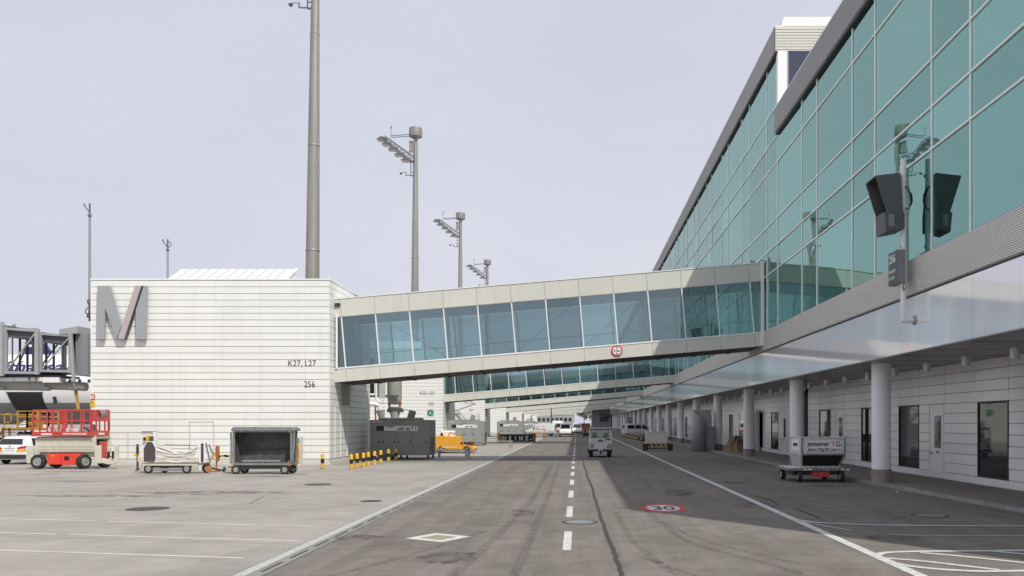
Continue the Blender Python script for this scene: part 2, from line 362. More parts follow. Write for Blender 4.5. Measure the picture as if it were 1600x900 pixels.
struct(sheet(-1500, 1500, -300, 3000, -0.06).build('ground', M['concrete']))
apron = struct(sheet(-75, -4.95, 2, 420, -0.02).build('apron', M['concrete']))
road = struct(sheet(-4.50, 11.4, 2, 420, 0.0).build('road', M['asphalt']))
AU = Vector((0.9833, -0.182)); AN = Vector((0.182, 0.9833))
for a in range(-2, 11):                                       # concrete bays of the apron, cut off along the gutter
    for b in range(-7, 6):
        n0 = 8.55 + 5.3*a; u0 = -8.2 + 7.95*b + (a % 2)*1.1
        q = [AU*u + AN*n for u, n in ((u0+.004, n0+.02), (u0+7.946, n0+.02), (u0+7.946, n0+5.28), (u0+.004, n0+5.28))]
        poly = []
        for i in range(4):                                    # clip to x < -4.96
            p, r = q[i], q[(i+1) % 4]; LIM = -4.96
            if p.x <= LIM: poly.append(p)
            if (p.x-LIM)*(r.x-LIM) < 0: poly.append(p + (r-p)*((LIM-p.x)/(r.x-p.x)))
        if len(poly) < 3 or min(p.x for p in poly) < -72 or min(p.y for p in poly) < 3: continue
        MB().prism([(p.x, p.y) for p in poly], 'z', -0.016, 0.0).build('concrete_slab', M['concrete'], apron)
for a in range(0, 11):
    n0 = 8.55 + 5.3*a; p = AN*n0; e = -5.0; u1 = (e - p.x)/AU.x
    strip([p + AU*u1, p + AU*(u1-60)], 0.036, -0.006).build('joint_seal', M['pink'] if a < 4 else M['joint'], apron)
# gutter with slot drain
gut = struct(sheet(-4.95, -4.50, 2, 420, -0.001).build('gutter', M['gutter']))
sl = MB()
for i in range(60): sl.box(-4.67, -4.61, 6+i*1.25, 6.86+i*1.25, -0.02, 0.001)
sl.build('drain_slot', M['dark'], gut, kind='stuff')
strip([(-4.505,3),(-4.505,300)], 0.03, 0.003).build('gutter_joint', M['joint'], gut)
# road markings
MZ = [0.004]
def mark(pts, w, m, name='road_line'):
    MZ[0] += 0.0004 if MZ[0] < .012 else -.006
    return strip(pts, w, MZ[0]).build(name, m, road)
mark([(-4.84,3),(-4.84,400)], 0.19, M['edge_paint'], 'edge_line').parent = gut
mark([(4.93,3),(4.93,160)], 0.19, M['white_line'], 'edge_line')
for i in range(34):
    mark([(-0.17,14.3-5.0+5.0*i),(-0.17,16.75-5.0+5.0*i)] if i else [(-0.17,4.3),(-0.17,6.8)], 0.15, M['white_line'], 'lane_dash')
for pts, w, m in (
    ([gxy(1238,811.5),gxy(1270,816),gxy(1310,819),gxy(1400,821.5),gxy(1600,822.8),gxy(1720,822)], 0.13, 'white_line'),
    ([gxy(1255,815),gxy(1290,822),gxy(1330,829)], 0.09, 'faint_line'), ([gxy(1386,834.5),gxy(1440,837),gxy(1600,837.5)], 0.08, 'faint_line'),
    ([gxy(1366,870),gxy(1374,866),gxy(1390,863.4),gxy(1430,862),gxy(1500,861.4),gxy(1600,860.5),gxy(1700,859)], 0.15, 'white_line'),
    ([gxy(1376,874),gxy(1400,881),gxy(1430,886),gxy(1470,890),gxy(1530,893),gxy(1600,892.3),gxy(1700,890)], 0.15, 'white_line'),
    ([gxy(1382,872.5),gxy(1440,877),gxy(1500,884),gxy(1562,891)], 0.13, 'white_line'),
    ([gxy(1438,864),gxy(1500,869.5),gxy(1600,880),gxy(1680,890)], 0.13, 'white_line'),
    ([gxy(1548,861.5),gxy(1600,866.5),gxy(1660,873)], 0.13, 'white_line')):
    mark(smoothpts(pts, 5) if len(pts) > 2 else pts, w, M[m])
for n0, ue in ((16.27,0.3),(14.22,-.2),(12.27,0.1)):
    p = AN*n0; u1 = (-5.3 - p.x)/AU.x - ue
    for k in range(3):
        strip([p + AU*(u1-k*5.2), p + AU*(u1-k*5.2-4.9)], 0.10).build('parking_line', M['bay_paint'], apron)
strip([gxy(592,725),gxy(566,732)], 0.16).build('parking_line', M['faint_line'], apron)
# painted rhombus
rh = [gxy(633,841.5), gxy(681,833), gxy(737,838.6), gxy(690,847.5)]
c = [sum(p[0] for p in rh)/4, sum(p[1] for p in rh)/4]
MB().add([(p[0],p[1],.004) for p in rh] + [(c[0]+(p[0]-c[0])*.58, c[1]+(p[1]-c[1])*.58, .004) for p in rh],
         [(i,(i+1)%4,4+(i+1)%4,4+i) for i in range(4)]).build('rhombus_outline', M['white_line'], road)
MB().add([(c[0]+(p[0]-c[0])*.58, c[1]+(p[1]-c[1])*.58, .0035) for p in rh], [(0,1,2,3)]).build('rhombus_filling', M['tan_paint'], road)
# painted 30 roundel
cx, cy = 2.215, 21.35; ax, ay = 0.60, 1.02
ov = lambda f, n=40: [(cx+ax*f*math.cos(2*math.pi*i/n), cy+ay*f*math.sin(2*math.pi*i/n), 0.004) for i in range(n)]
MB().add(ov(1)+ov(.72), [(i,(i+1)%40,40+(i+1)%40,40+i) for i in range(40)]).build('roundel_ring', M['red_paint'], road)
MB().add(ov(.72), [tuple(range(40))]).build('roundel_disc', M['white_line'], road)
text('roundel_number', '30', 1.0, M['black_paint'], road, (cx, cy-.46, 0.006), sx=0.62, align='CENTER', bold=0.012, warp=lambda v: Vector((v.x*.98, v.y*1.28, v.z)), ext=.001)
# crack sealing
crack = [gxy(905,690),gxy(910,712),gxy(913,727),gxy(919,748),gxy(926,764),gxy(929,776),gxy(935,796),gxy(942,815),gxy(949,838),gxy(954,850),gxy(961,868),gxy(972,897),gxy(978,915)]
def jag(pts, a):
    out = []
    for p, q in zip(pts[:-1], pts[1:]):
        for k in range(5):
            t = k/5; out.append((p[0]+(q[0]-p[0])*t+random.uniform(-a,a), p[1]+(q[1]-p[1])*t))
    return out + [pts[-1]]
mark(jag(crack,.022), 0.07, M['tar'], 'crack_seal')
mark(jag([gxy(1178,774),gxy(1205,782),gxy(1216,790)],.02), .05, M['tar'], 'crack_seal'); mark(jag([gxy(1245,796),gxy(1280,809)],.02), .06, M['tar'], 'crack_seal')
mark(jag([gxy(1130,754),gxy(1165,754.6)],.03), .22, M['tar'], 'tar_patch')
strip([gxy(592,799),gxy(640,780)], .10, .003).build('red_edge_mark', M['red_paint'], apron)
def manhole(x, y, r, par, nm='manhole_cover'):
    MB().cyl((x,y,-.01),(x,y,.005), r, n=28).build('manhole_frame', M['iron'], par)
    MB().cyl((x,y,-.01),(x,y,.009), r*.8, n=28).build(nm, M['cartgrey'] if x > 0 else M['iron'], par)
for px, py, r, par in ((906,816,.40,road),(1453,805.5,.43,road),(231,795,.52,apron),(497,757,.48,apron),(580,783,.3,apron),(420,737.5,.3,apron)):
    x, y = gxy(px, py); manhole(x, y, r, par)
def worn(name, col, amt, sc):
    m = bpy.data.materials.new(name); m.use_nodes = True; t = m.node_tree; N = t.nodes; L = t.links; b = N['Principled BSDF']
    b.inputs['Base Color'].default_value = (*col, 1); b.inputs['Roughness'].default_value = 0.85
    tr = N.new('ShaderNodeBsdfTransparent'); mx = N.new('ShaderNodeMixShader'); g = N.new('ShaderNodeNewGeometry')
    n = N.new('ShaderNodeTexNoise'); n.inputs['Scale'].default_value = sc; n.inputs['Detail'].default_value = 8; n.inputs['Roughness'].default_value = 0.75
    r = N.new('ShaderNodeMapRange'); r.inputs[1].default_value = 0.42; r.inputs[2].default_value = 0.7; r.inputs[4].default_value = amt
    L.new(g.outputs['Position'], n.inputs['Vector']); L.new(n.outputs['Fac'], r.inputs[0]); L.new(r.outputs[0], mx.inputs[0])
    L.new(tr.outputs[0], mx.inputs[1]); L.new(b.outputs[0], mx.inputs[2]); L.new(mx.outputs[0], N['Material Output'].inputs['Surface']); return m
M['skid'] = worn('tyre_rubber_mark', (0.05, 0.045, 0.04), 0.42, 5); M['oil'] = worn('oil_stain', (0.07, 0.062, 0.055), 0.75, 2.2)
for pts, w in (([(1000,785),(1014,800),(1066,842),(1140,866),(1210,884),(1300,915)],.16), ([(1030,812),(1085,840),(1180,866),(1290,890)],.10), ([(962,800),(985,840),(1030,880),(1085,915)],.14),
               ([(520,860),(600,852),(660,845)],.09), ([(500,905),(640,868),(760,830)],.12), ([(700,905),(775,840),(830,780),(860,730)],.18), ([(800,905),(830,840),(862,760),(875,720)],.16), ([(1000,870),(1100,905)],.12)):
    mark(smoothpts([gxy(*p) for p in pts], 5), w, M['skid'], 'tyre_mark')
def blot(px, py, ax_, ay_, n=26):
    x, y = gxy(px, py); mb = MB()
    return mb.add([(x+ax_*math.cos(2*math.pi*i/n)*random.uniform(.7,1.1), y+ay_*math.sin(2*math.pi*i/n)*random.uniform(.7,1.1), .003) for i in range(n)], [tuple(range(n))])
for px, py, a_, b_ in ((110,737,1.6,.35),(60,741,1.2,.3),(270,742,1.5,.3),(410,745,1.5,.35),(130,752,1.4,.3),(455,741,.9,.3),(150,775,2.5,.5),(660,722,2.2,.6),(330,770,2.8,.8),(560,840,.5,.4)):
    blot(px, py, a_, b_).build('oil_stain', M['oil'], apron)
for px, py, a_, b_ in ((700,870,.5,.7),(1180,790,.6,.9),(1060,770,.5,1.4),(940,700,1.0,2.0),(820,800,.4,.9),(1290,760,.9,.5),(1400,840,.6,.4)):
    blot(px, py, a_, b_).build('oil_stain', M['oil'], road)
for pts in ([(390,787),(412,776)],[(230,805),(300,800)],[(620,700),(640,696)]): strip([gxy(*p) for p in pts], .03, .003).build('slab_crack', M['tar'], apron)
# pavement and kerb on the right
KB = [(11.05,6),(11.0,14),(10.85,19),(10.68,24),(10.42,29),(10.25,36),(10.15,46),(10.1,60),(10.1,320)]
def kx(y):
    for (xa,ya),(xb,yb) in zip(KB[:-1],KB[1:]):
        if ya <= y <= yb: return xa+(xb-xa)*(y-ya)/(yb-ya)
    return KB[-1][0]
ys = [6+i*2 for i in range(28)] + [62+8*i for i in range(33)]
pv = MB(); vs = []
for y in ys: vs += [(kx(y)+.14, y, .10), (13.6, y, .10)]
pv.add(vs, [(2*i,2*i+1,2*i+3,2*i+2) for i in range(len(ys)-1)])
pave = struct(pv.build('pavement', M['pave']))
y = 7.0
while y < 62:
    y2 = y + 0.985; d = random.uniform(-.006,.006); t = random.uniform(.102,.112)
    MB().prism([(kx(y)+d,y),(kx(y)+.138+d,y),(kx(y2)+.138+d,y2),(kx(y2)+d,y2)], 'z', -.03, t).build('kerb_stone', M['kerb'], pave, bev=.012); y += 1.0
MB().box(10.1, 10.238, 62, 320, -.03, .105).build('kerb_run', M['kerb'], pave)
MB().box(kx(27.5)-.34, kx(27.5)-.29, 26.4, 26.45, 0, .02).build('paper_scrap', M['letterw'], road)

# ================================================================== TERMINAL
XF = 10.0; YEND = 318.0
T = thing('terminal_building', 'long teal glass terminal with grey bands and columns along the right of the road', 'terminal', (12, 60, 0))
tw = dict(parent=T, world=True)
mull = sorted([21.07+6.74*k for k in range(-1,44)] + [23.37+6.74*k for k in range(-2,44)])
mull = [y for y in mull if 9 < y < YEND-2]
YS = 41.29
ROWL = [7.04, 9.88, 11.07, 12.40, 15.17, 16.50]
ROWH = [7.04, 9.88, 11.07, 12.40, 15.17, 16.50, 18.0, 20.55]
pcache = {}
def pane(w, h):
    k = (round(w,3), round(h,3))
    if k not in pcache: pcache[k] = MB().box(-.012,.012,-w/2,w/2,-h/2,h/2).mesh('glass_pane', M['glass'])
    return pcache[k]
far = MB()
for ya, yb in zip(mull[:-1], mull[1:]):
    rows = ROWL if yb <= YS+.01 else ROWH
    for za, zb in zip(rows[:-1], rows[1:]):
        if yb < 84:
            inst('glass_pane', pane(yb-ya-.05, zb-za-.05), T, (XF, (ya+yb)/2, (za+zb)/2), (0, random.gauss(0,.0026), random.gauss(0,.0026)), True)
        else: far.box(XF-.012, XF+.012, ya+.025, yb-.025, za+.025, zb-.025)
far.build('glass_pane', M['glass'], kind='stuff', **tw)
mcache = {}
fm = MB()
for y in mull:
    rows = ROWL if y < YS-.1 else ROWH
    if y < 90: MB().box(XF-.045, XF+.06, y-.028, y+.028, rows[0], rows[-1]).build('mullion', M['bar'], **tw)
    else: fm.box(XF-.045, XF+.06, y-.028, y+.028, rows[0], rows[-1])
fm.build('mullion', M['bar'], kind='stuff', **tw)
for z in ROWL[1:5]: MB().box(XF-.055, XF+.05, mull[0], YEND-2, z-.027, z+.027).build('transom', M['bar'], **tw)
for z in ROWH[5:7]: MB().box(XF-.055, XF+.05, YS+.03, YEND-2, z-.027, z+.027).build('transom', M['bar'], **tw)
def ribs(x, y0, y1, z0, z1, n, depth):                        # corrugated band: n horizontal ribs running along y
    mb = MB(); h = (z1-z0)/n; prof = []
    for i in range(n):
        z = z0+i*h; prof += [(x, z), (x, z+h*.22), (x-depth, z+h*.38), (x-depth, z+h*.84), (x, z+h*.99)]
    prof.append((x, z1)); vs = [(p[0], yy, p[1]) for yy in (y0, y1) for p in prof]; k = len(prof)
    return mb.add(vs, [(i, k+i, k+i+1, i+1) for i in range(k-1)])
ribs(XF-.03, 9.4, YEND, 5.99, 7.02, 18, .075).build('ribbed_band', M['rib'], fix=False, **tw)
MB().box(XF-.04, XF+.2, 9.4, YEND, 5.93, 5.985).build('band_joint', M['dark'], **tw)
# low roof and its parapet, then the taller hall behind it
ribs(XF-.15, 9.4, YS-.0, 16.55, 17.74, 16, .05).build('parapet', M['parapet'], fix=False, **tw)
MB().box(XF-.18, XF+.25, 9.4, YS-.002, 17.745, 17.80).build('coping', M['white'], **tw)
MB().box(XF-.14, XF+.2, 9.4, YS-.004, 16.46, 16.545).build('parapet_edge', M['dark'], **tw)
MB().box(XF-.148, XF+.30, YS-.05, YS-.003, 16.55, 17.74).build('parapet_end', M['parapet'], **tw)
for x0_, x1_ in ((XF+.2,13.2),(16.8,26)): MB().box(x0_, x1_, 9.4, YS-.01, 17.2, 17.5).build('low_roof', M['parapet'], **tw)  # unseen gap between the slabs, added to let sunlight into the hall
MB().box(26, 26.3, 9.4, YEND, 0, 17.4).build('rear_wall', M['farwall'], **tw)
MB().box(XF, 26, 9.3, 9.4, 5.9, 17.6).build('end_wall', M['beige'], **tw)
ribs(XF-.15, YS, YEND, 20.62, 21.82, 16, .03).build('parapet', M['parapet'], fix=False, **tw)
MB().box(XF-.18, XF+.25, YS-.03, YEND, 21.825, 21.88).build('coping', M['white'], **tw)
MB().box(XF-.14, XF+.2, YS+.01, YEND, 20.52, 20.615).build('parapet_edge', M['dark'], **tw)
for x0_, x1_ in ((XF+.2,14.6),(18.2,26)): MB().box(x0_, x1_, YS+.02, YEND, 21.2, 21.6).build('high_roof', M['parapet'], **tw)  # high roof also left open in the middle, so daylight gets inside
rb = MB()
for i in range(17): rb.box(XF-.15, 15.5, YS-.045-.02*(i % 2), YS-.002, 20.62+i*.0706, 20.62+(i+1)*.0706-.004)
rb.build('gable_band', M['beige'], **tw)
MB().box(XF-.03, XF+.42, YS-.06, YS+.3, 17.5, 20.61).build('corner_pier', M['white'], **tw)
MB().box(XF+.42, XF+.50, YS-.045, YS+.2, 17.5, 20.6).build('gable_window_frame', M['steel'], **tw)
MB().box(XF+.50, 15.4, YS-.02, YS+.02, 17.5, 20.6).build('gable_window', M['dglass2'], **tw)
mbr = MB(); mbr.prism([(XF+.15,21.88),(XF+.3,22.35),(14.5,22.35),(14.5,21.88)], 'y', YS+.05, YEND-1); mbr.build('roof_lantern', M['white'], **tw)
# inside, seen through the panes
MB().box(19, 19.2, 9.4, YEND, 6, 17.2).build('interior_wall', M['interior'], **tw)
for z, x0 in ((6.72,10.25),(12.2,12.6)): MB().box(x0, 19, 9.4, YEND, z, z+.3).build('floor_slab', M['intfloor'], **tw)
for k in range(0, 12): MB().cyl((12.1, 17.7+6.74*k, 7.02), (12.1, 17.7+6.74*k, 17.2), .28, n=16).build('interior_column', M['interior'], smooth=True, **tw)
for k in range(0, 6): MB().box(14.5, 18.9, 14+7.5*k, 14.3+7.5*k, 7.02, 12.2).build('interior_partition', M['interior'], **tw)
for a, b, x0, zt_ in ((16.4,20.2,12.6,12.2),(24.0,27.2,11.6,16.9),(30.6,31.4,11.0,16.9),(34.8,39.5,13.0,12.2),(43.8,46.5,11.8,16.9),(52.0,60.5,12.4,12.2),(66,67,11.0,20.5),(72,80,12.4,16.9)):
    MB().box(x0, x0+.25, a, b, 7.02, zt_).build('interior_partition', M['interior'], **tw)
for k in range(10): MB().box(11.2, 11.32, 15+5.1*k, 15.12+5.1*k, 7.02, 8.1).build('balustrade_post', M['steel'], **tw)
MB().box(11.2, 11.3, 10, 66, 8.1, 8.18).build('balustrade_rail', M['steel'], **tw)
for k in range(14): MB().box(11.6, 18.5, 13.2+4.2*k, 13.45+4.2*k, 16.3, 16.9).build('roof_beam', M['steel'], **tw)
# polished fascia over the loading side
fp = MB().box(-.02,.02,-1.132,1.132,-.8,.8).mesh('fascia_panel', M['fascia'])
n = int((YEND-9.6)/2.27)
for i in range(n):
    yy = 9.6+1.135+2.27*i
    inst('fascia_panel', fp, T, (XF-.02, yy, 5.12), (0, random.gauss(0,.0012), random.gauss(0,.0012)), True)
MB().box(XF+.005, XF+.12, 9.4, YEND, 4.30, 5.93).build('fascia_backing', M['panelback'], **tw)
MB().box(XF-.05, XF+.01, 9.4, YEND, 4.285, 4.315).build('fascia_edge', M['steel'], **tw)
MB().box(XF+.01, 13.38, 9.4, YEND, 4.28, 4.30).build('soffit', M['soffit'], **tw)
sg = MB()
for i in range(60): sg.box(XF+.12, 13.36, 10+2.27*i-.012, 10+2.27*i+.012, 4.274, 4.281)
sg.build('soffit_joint', M['dark'], kind='stuff', **tw)
# round columns
cm = MB().lathe([(.33,.45),(.33,4.28)], (0,0,0), n=28).mesh('column', M['column'], True)
cb = MB().lathe([(.35,0),(.35,.44),(.33,.452)], (0,0,0), n=12).mesh('column_base', M['colbase'], True)
for k in range(-1, 25):
    c_ = inst('column', cm, T, (10.80, 29.5+11.35*k, .10), (0,0,0), True)
    inst('column_base', cb, c_, (0,0,0))
# soffit lamps
for k in range(22):
    yy = 22.6 + 2.84*k
    o = MB().lathe([(.03,.0),(.03,-.05),(.13,-.06),(.13,-.36),(.115,-.36),(.10,-.30)], (11.9, yy, 4.28), n=14).build('soffit_lamp', M['alu'], smooth=True, **tw)
# ground floor wall: panels, windows, doors (one bay repeats every 11.35 m)
XW = 13.4
MB().box(XW+.05, XW+.25, 9.4, YEND, .0, 4.28).build('ground_floor_wall', M['panelback'], **tw)
zr = [.39+.3557*i for i in range(8)]; zu = [2.88, 3.235, 3.59, 3.945, 4.275]
wc = {}
def wpanel(y0, y1, z0, z1, acc=None):
    g = .011
    if acc is not None: acc.box(XW, XW+.06, y0+g, y1-g, z0+g, z1-g); return
    k = (round(y1-y0,3), round(z1-z0,3))
    if k not in wc: wc[k] = MB().box(0,.06,-(y1-y0)/2+g,(y1-y0)/2-g,-(z1-z0)/2+g,(z1-z0)/2-g).mesh('wall_panel', M['lowpanel'])
    inst('wall_panel', wc[k], T, (XW, (y0+y1)/2, (z0+z1)/2), (0, random.gauss(0,.002), random.gauss(0,.002)), True)
fw = MB(); fg = MB()
for k in range(-1, 25):
    b = 23.25 + 11.35*k
    if b + 11.35 > YEND: break
    acc = fw if (k < 0 or k > 2) else None
    A = (b, b+2.55); W1 = (b+2.55, b+4.55); B = (b+4.55, b+7.1); D = (b+7.1, b+8.35); C = (b+8.35, b+9.3); W2 = (b+9.3, b+11.35)
    for s in (A, B, C):
        for z0, z1 in zip(zr[:-1], zr[1:]): wpanel(*s, z0, z1, acc)
    for s in ((b,b+2.55),(b+2.55,b+4.8),(b+4.8,b+7.05),(b+7.05,b+9.3),(b+9.3,b+11.35)):
        for z0, z1 in zip(zu[:-1], zu[1:]): wpanel(*s, z0, z1, acc)
        wpanel(s[0], s[1], .13, .39, acc)
    if acc is None:
        for s in (W1, W2):
            f = MB()
            f.box(XW-.015, XW+.05, s[0], s[0]+.06, .39, 2.88); f.box(XW-.015, XW+.05, s[1]-.06, s[1], .39, 2.88)
            f.box(XW-.014, XW+.05, s[0]+.06, s[1]-.06, .39, .45); f.box(XW-.014, XW+.05, s[0]+.06, s[1]-.06, 2.82, 2.88)
            w = f.build('window', M['dark'], **tw)
            o = MB().box(XW+.02, XW+.03, s[0]+.06, s[1]-.06, .45, 2.82).build('pane', M['dglass'], w); o.location = -Vector(T.location)
        d = MB().box(XW+.004, XW+.05, D[0]+.04, D[1]-.04, .14, 2.86)
        w = d.build('door', M['lowpanel'], **tw)
        o = MB().box(XW-.004, XW+.01, D[0]+.40, D[0]+.66, 1.06, 1.14).build('door_number_plate', M['signgrey'], w); o.location = -Vector(T.location)
        o = MB().box(XW-.006, XW+.02, D[0]+.26, D[0]+.80, 1.25, 2.45).build('door_window', M['dglass'], w); o.location = -Vector(T.location)
        o = MB().box(XW-.05, XW+.0, D[1]-.16, D[1]-.12, 1.02, 1.08).box(XW-.05, XW-.03, D[1]-.30, D[1]-.16, 1.03, 1.06).build('handle', M['steel'], w); o.location = -Vector(T.location)
    else:
        for z0, z1 in zip(zr[:-1], zr[1:]): wpanel(*D, z0, z1, acc)
        for s in (W1, W2): fg.box(XW+.02, XW+.04, s[0], s[1], .39, 2.88)
fw.build('wall_panel', M['lowpanel'], kind='stuff', **tw); fg.build('window', M['dglass'], kind='stuff', **tw)
# dark down pipes under the soffit beside a column
MB().tube([(12.0,43.3,4.27),(12.0,43.3,3.95),(11.85,42.95,3.7),(11.85,42.95,.1)], .09).build('drain_pipe', M['dark'], **tw)
MB().tube([(12.0,44.2,4.27),(12.0,44.2,3.9),(11.95,43.6,3.6),(11.95,43.6,.1)], .07).build('drain_pipe', M['dark'], **tw)
# projecting low annex far down the road, with its window
an = MB().box(4.6, XF-.08, 250, 262, 0, 6.9).build('annex', M['farwall'], **tw)
o = MB().box(7.0, 9.9, 249.9, 249.99, 2.4, 4.9).build('window', M['dglass'], an); o.location = -Vector(T.location)

# ================================================================== GATE BUILDINGS on the left
ORD = ['first', 'second', 'third', 'fourth', 'fifth', 'sixth', 'seventh']
XR = [-12.86, -13.45, -13.75, -14.0, -13.5, -13.6, -13.6]
pnl = {}
def clad(par, o, axis, a0, a1, z0, z1, pos, acc):
    g = .003; gz = .0125
    if acc is not None:
        if axis == 'x': acc.box(a0+g, a1-g, pos, pos+.05, z0+gz, z1-gz)
        else: acc.box(pos-.05, pos, a0+g, a1-g, z0+gz, z1-gz)
        return
    k = (axis, round(a1-a0,3), round(z1-z0,3)); w = (a1-a0)/2-g; h = (z1-z0)/2-gz
    if k not in pnl:
        pnl[k] = (MB().box(-w,w,0,.05,-h,h) if axis == 'x' else MB().box(-.05,0,-w,w,-h,h)).mesh('cladding_panel', M['panel'])
    c = (a0+a1)/2
    inst('cladding_panel', pnl[k], par, (c, pos, (z0+z1)/2) if axis == 'x' else (pos, c, (z0+z1)/2),
         (random.gauss(0,.0015),0,0) if axis == 'x' else (0,random.gauss(0,.0015),0), True)
def gate_building(k):
    y0 = 43.3+40.4*k; xr = XR[k]; xl = xr-12.44; y1 = y0+8.5; ztop = 9.6
    lab = ['cream panelled gate building with big grey letter M and the writing K27, L27 and 256',
           'cream panelled gate building with K25, L25 and a green sign, behind the nearest walkway',
           'cream panelled gate building behind the dark container, marked K23, L23',
           'fourth cream gate building from the front along the left of the road',
           'fifth cream gate building from the front along the left of the road',
           'sixth cream gate building from the front along the left of the road',
           'farthest small cream gate building along the left of the road'][k]
    g = thing('gate_building', lab, 'building', ((xl+xr)/2, y0+4, 0), 0, 'cream gate buildings on the apron')
    kw = dict(parent=g, world=True)
    MB().box(xl+.06, xr-.06, y0+.06, y1-.06, .2, ztop-.02).build('wall_core', M['panelback'], **kw)
    acc = None if k == 0 else MB(); rows = 27; zb = .30; hh = (ztop-zb)/rows
    xs = [xl, xl+1.82, xl+4.15, xl+6.48, xl+8.8, xl+11.2, xr]; yss = [y0, y0+2.1, y0+4.3, y0+6.4, y1]
    for i in range(rows):
        for a, b in zip(xs[:-1], xs[1:]): clad(g, g, 'x', a, b, zb+i*hh, zb+(i+1)*hh, y0, acc)
        for a, b in zip(yss[:-1], yss[1:]): clad(g, g, 'y', a+(.055 if a == y0 else 0), b, zb+i*hh, zb+(i+1)*hh, xr, acc)
    if acc: acc.build('cladding_panel', M['panel'], kind='stuff', **kw)
    MB().box(xl-.03, xr+.03, y0-.03, y1+.03, ztop, ztop+.08).build('coping', M['white'], bev=.01, **kw)
    MB().box(xl-.02, xr+.02, y0-.02, y1+.02, 0, .17).box(xl, xr-.02, y0+.02, y1-.02, .17, .30).build('plinth', M['plinth'], **kw)
    MB().box(xr-.01, xr+.012, y0-.012, y0+.05, .3, ztop).build('corner_trim', M['white'], **kw)
    a, b = xl+3.65, xl+9.9                                    # lean-to skylight on the roof
    sk = MB().prism([(y0+.5,ztop+.08),(y0+2.3,ztop+1.0),(y0+2.3,ztop+.08)], 'x', a, b).build('roof_skylight', M['skyl'], **kw)
    if k < 2:
        for j in range(1, 12):
            q = a+(b-a)*j/12
            o = MB().bar((q,y0+.5,ztop+.09),(q,y0+2.3,ztop+1.01),.025).build('skylight_seam', M['steel'], sk); o.location = -Vector(g.location)
        o = MB().prism([(y0+.45,ztop+.10),(y0+2.35,ztop+1.07),(y0+2.35,ztop+1.01),(y0+.5,ztop+.085)], 'x', b-.02, b+.12).build('skylight_verge', M['white'], sk); o.location = -Vector(g.location)
    # service hatches and outlines on the road side
    MB().box(xr, xr+.04, y0+2.15, y0+3.75, 3.15, 4.45).build('vent_grille', M['steel'], **kw)
    if k == 0:
        for u in (1.0, 2.05, 3.35): MB().box(xr, xr+.02, y0+u-.03, y0+u+.03, .32, 3.0).build('door_frame', M['white'], **kw)
        MB().box(xr, xr+.02, y0+.97, y0+3.38, 3.0, 3.05).build('door_frame', M['white'], **kw)
        for q0, q1, z in ((xl+5.16, xl+6.4, 2.25), (xl+1.0, xl+1.95, 1.7)):
            f = MB().box(q0-.025, q0+.015, y0-.012, y0, .3, z).box(q1-.015, q1+.025, y0-.012, y0, .3, z).box(q0+.015, q1-.015, y0-.012, y0, z-.04, z)
            f.build('door_frame', M['paleline'], **kw)
    tx = [('K27, L27','256'),('K25, L25','255'),('K23, L23','254')]
    if k < 3:
        a, b = tx[k]
        xe = wx([494,679,740][k], y0)
        text('lettering', a, .46, M['letter'], g, (xe, y0-.008, [5.12,5.0,5.0][k]), (R(90),0,0), sx=.88, align='RIGHT', world=True)
        text('lettering', b, .46, M['letter'], g, (xe-.05, y0-.008, [4.03,3.9,3.9][k]), (R(90),0,0), sx=.84, align='RIGHT', world=True)
    return g
GB = [gate_building(k) for k in range(7)]

# big letter M on the first gate building
ym = 43.3; s = ym/FPX
def mp(x, y): return (wx(140+x/6.925, ym), wz(430+y/6.925, ym))
ml = thing('letter_sign', 'huge grey metal letter M with a rosy slanted stroke, high on the cream wall', 'sign', (wx(194,ym), ym-.2, wz(531,ym)))
for pts, mt, y_a in (([(112,122),(250,122),(372,555),(322,697),(195,366),(190,700),(104,700)], 'mgrey', .25),
                ([(522,122),(590,122),(405,698),(332,698)], 'mpink', .285), ([(611,122),(649,122),(636,700),(525,700),(525,385)], 'mgrey', .25)):
    MB().prism([mp(*p) for p in pts], 'y', ym-y_a, ym-y_a+.13).build('letter_stroke', M[mt], ml, world=True, bev=.012)
for pts in ([(591,123),(603,123),(419,696),(406,696)],[(373,556),(381,574),(331,696),(321,696)]): MB().prism([mp(*p) for p in pts], 'y', ym-.278, ym-.16).build('letter_gap_strip', M['mgap'], ml, world=True)  # dark strips filling the gaps beside the rose stroke
kb = MB()
for px, py in ((130,200),(160,640),(230,240),(560,200),(400,640),(625,250),(580,650)):
    q = mp(px, py); kb.cyl((q[0],ym-.2,q[1]),(q[0],ym,q[1]),.04)
kb.build('wall_bracket', M['steel'], ml, world=True)
# fire signs at its corner, exit sign on the second building
sg = thing('fire_point_sign', 'small red fire extinguisher sign at the left edge of the cream wall', 'sign', (wx(144,ym), ym-.03, wz(624,ym)))
MB().box(wx(140,ym)+.04, wx(148.3,ym), ym-.03, ym-.005, wz(624.5,ym), wz(616,ym)).build('plate', M['signred'], sg, world=True)
MB().box(wx(141.5,ym), wx(143.5,ym), ym-.036, ym-.031, wz(623.5,ym), wz(617,ym)).box(wx(145,ym), wx(147,ym), ym-.036, ym-.031, wz(623,ym), wz(618,ym)).build('pictogram', M['letterw'], sg, world=True)
sg = thing('warning_sign', 'yellow warning plate below the red fire sign on the cream wall', 'sign', (wx(144,ym), ym-.03, wz(635,ym)))
MB().box(wx(140,ym)+.04, wx(148.3,ym), ym-.03, ym-.005, wz(635.5,ym), wz(626,ym)).build('plate', M['yellow'], sg, world=True)
MB().prism([(wx(142.5,ym),wz(629.3,ym)),(wx(145,ym),wz(629.3,ym)),(wx(143.8,ym),wz(627,ym))], 'y', ym-.036, ym-.031).build('pictogram', M['letter'], sg, world=True)
y2 = 83.7
sg = thing('assembly_sign', 'square green assembly point sign on the second cream gate building', 'sign', (wx(672.5,y2), y2-.04, wz(650,y2)))
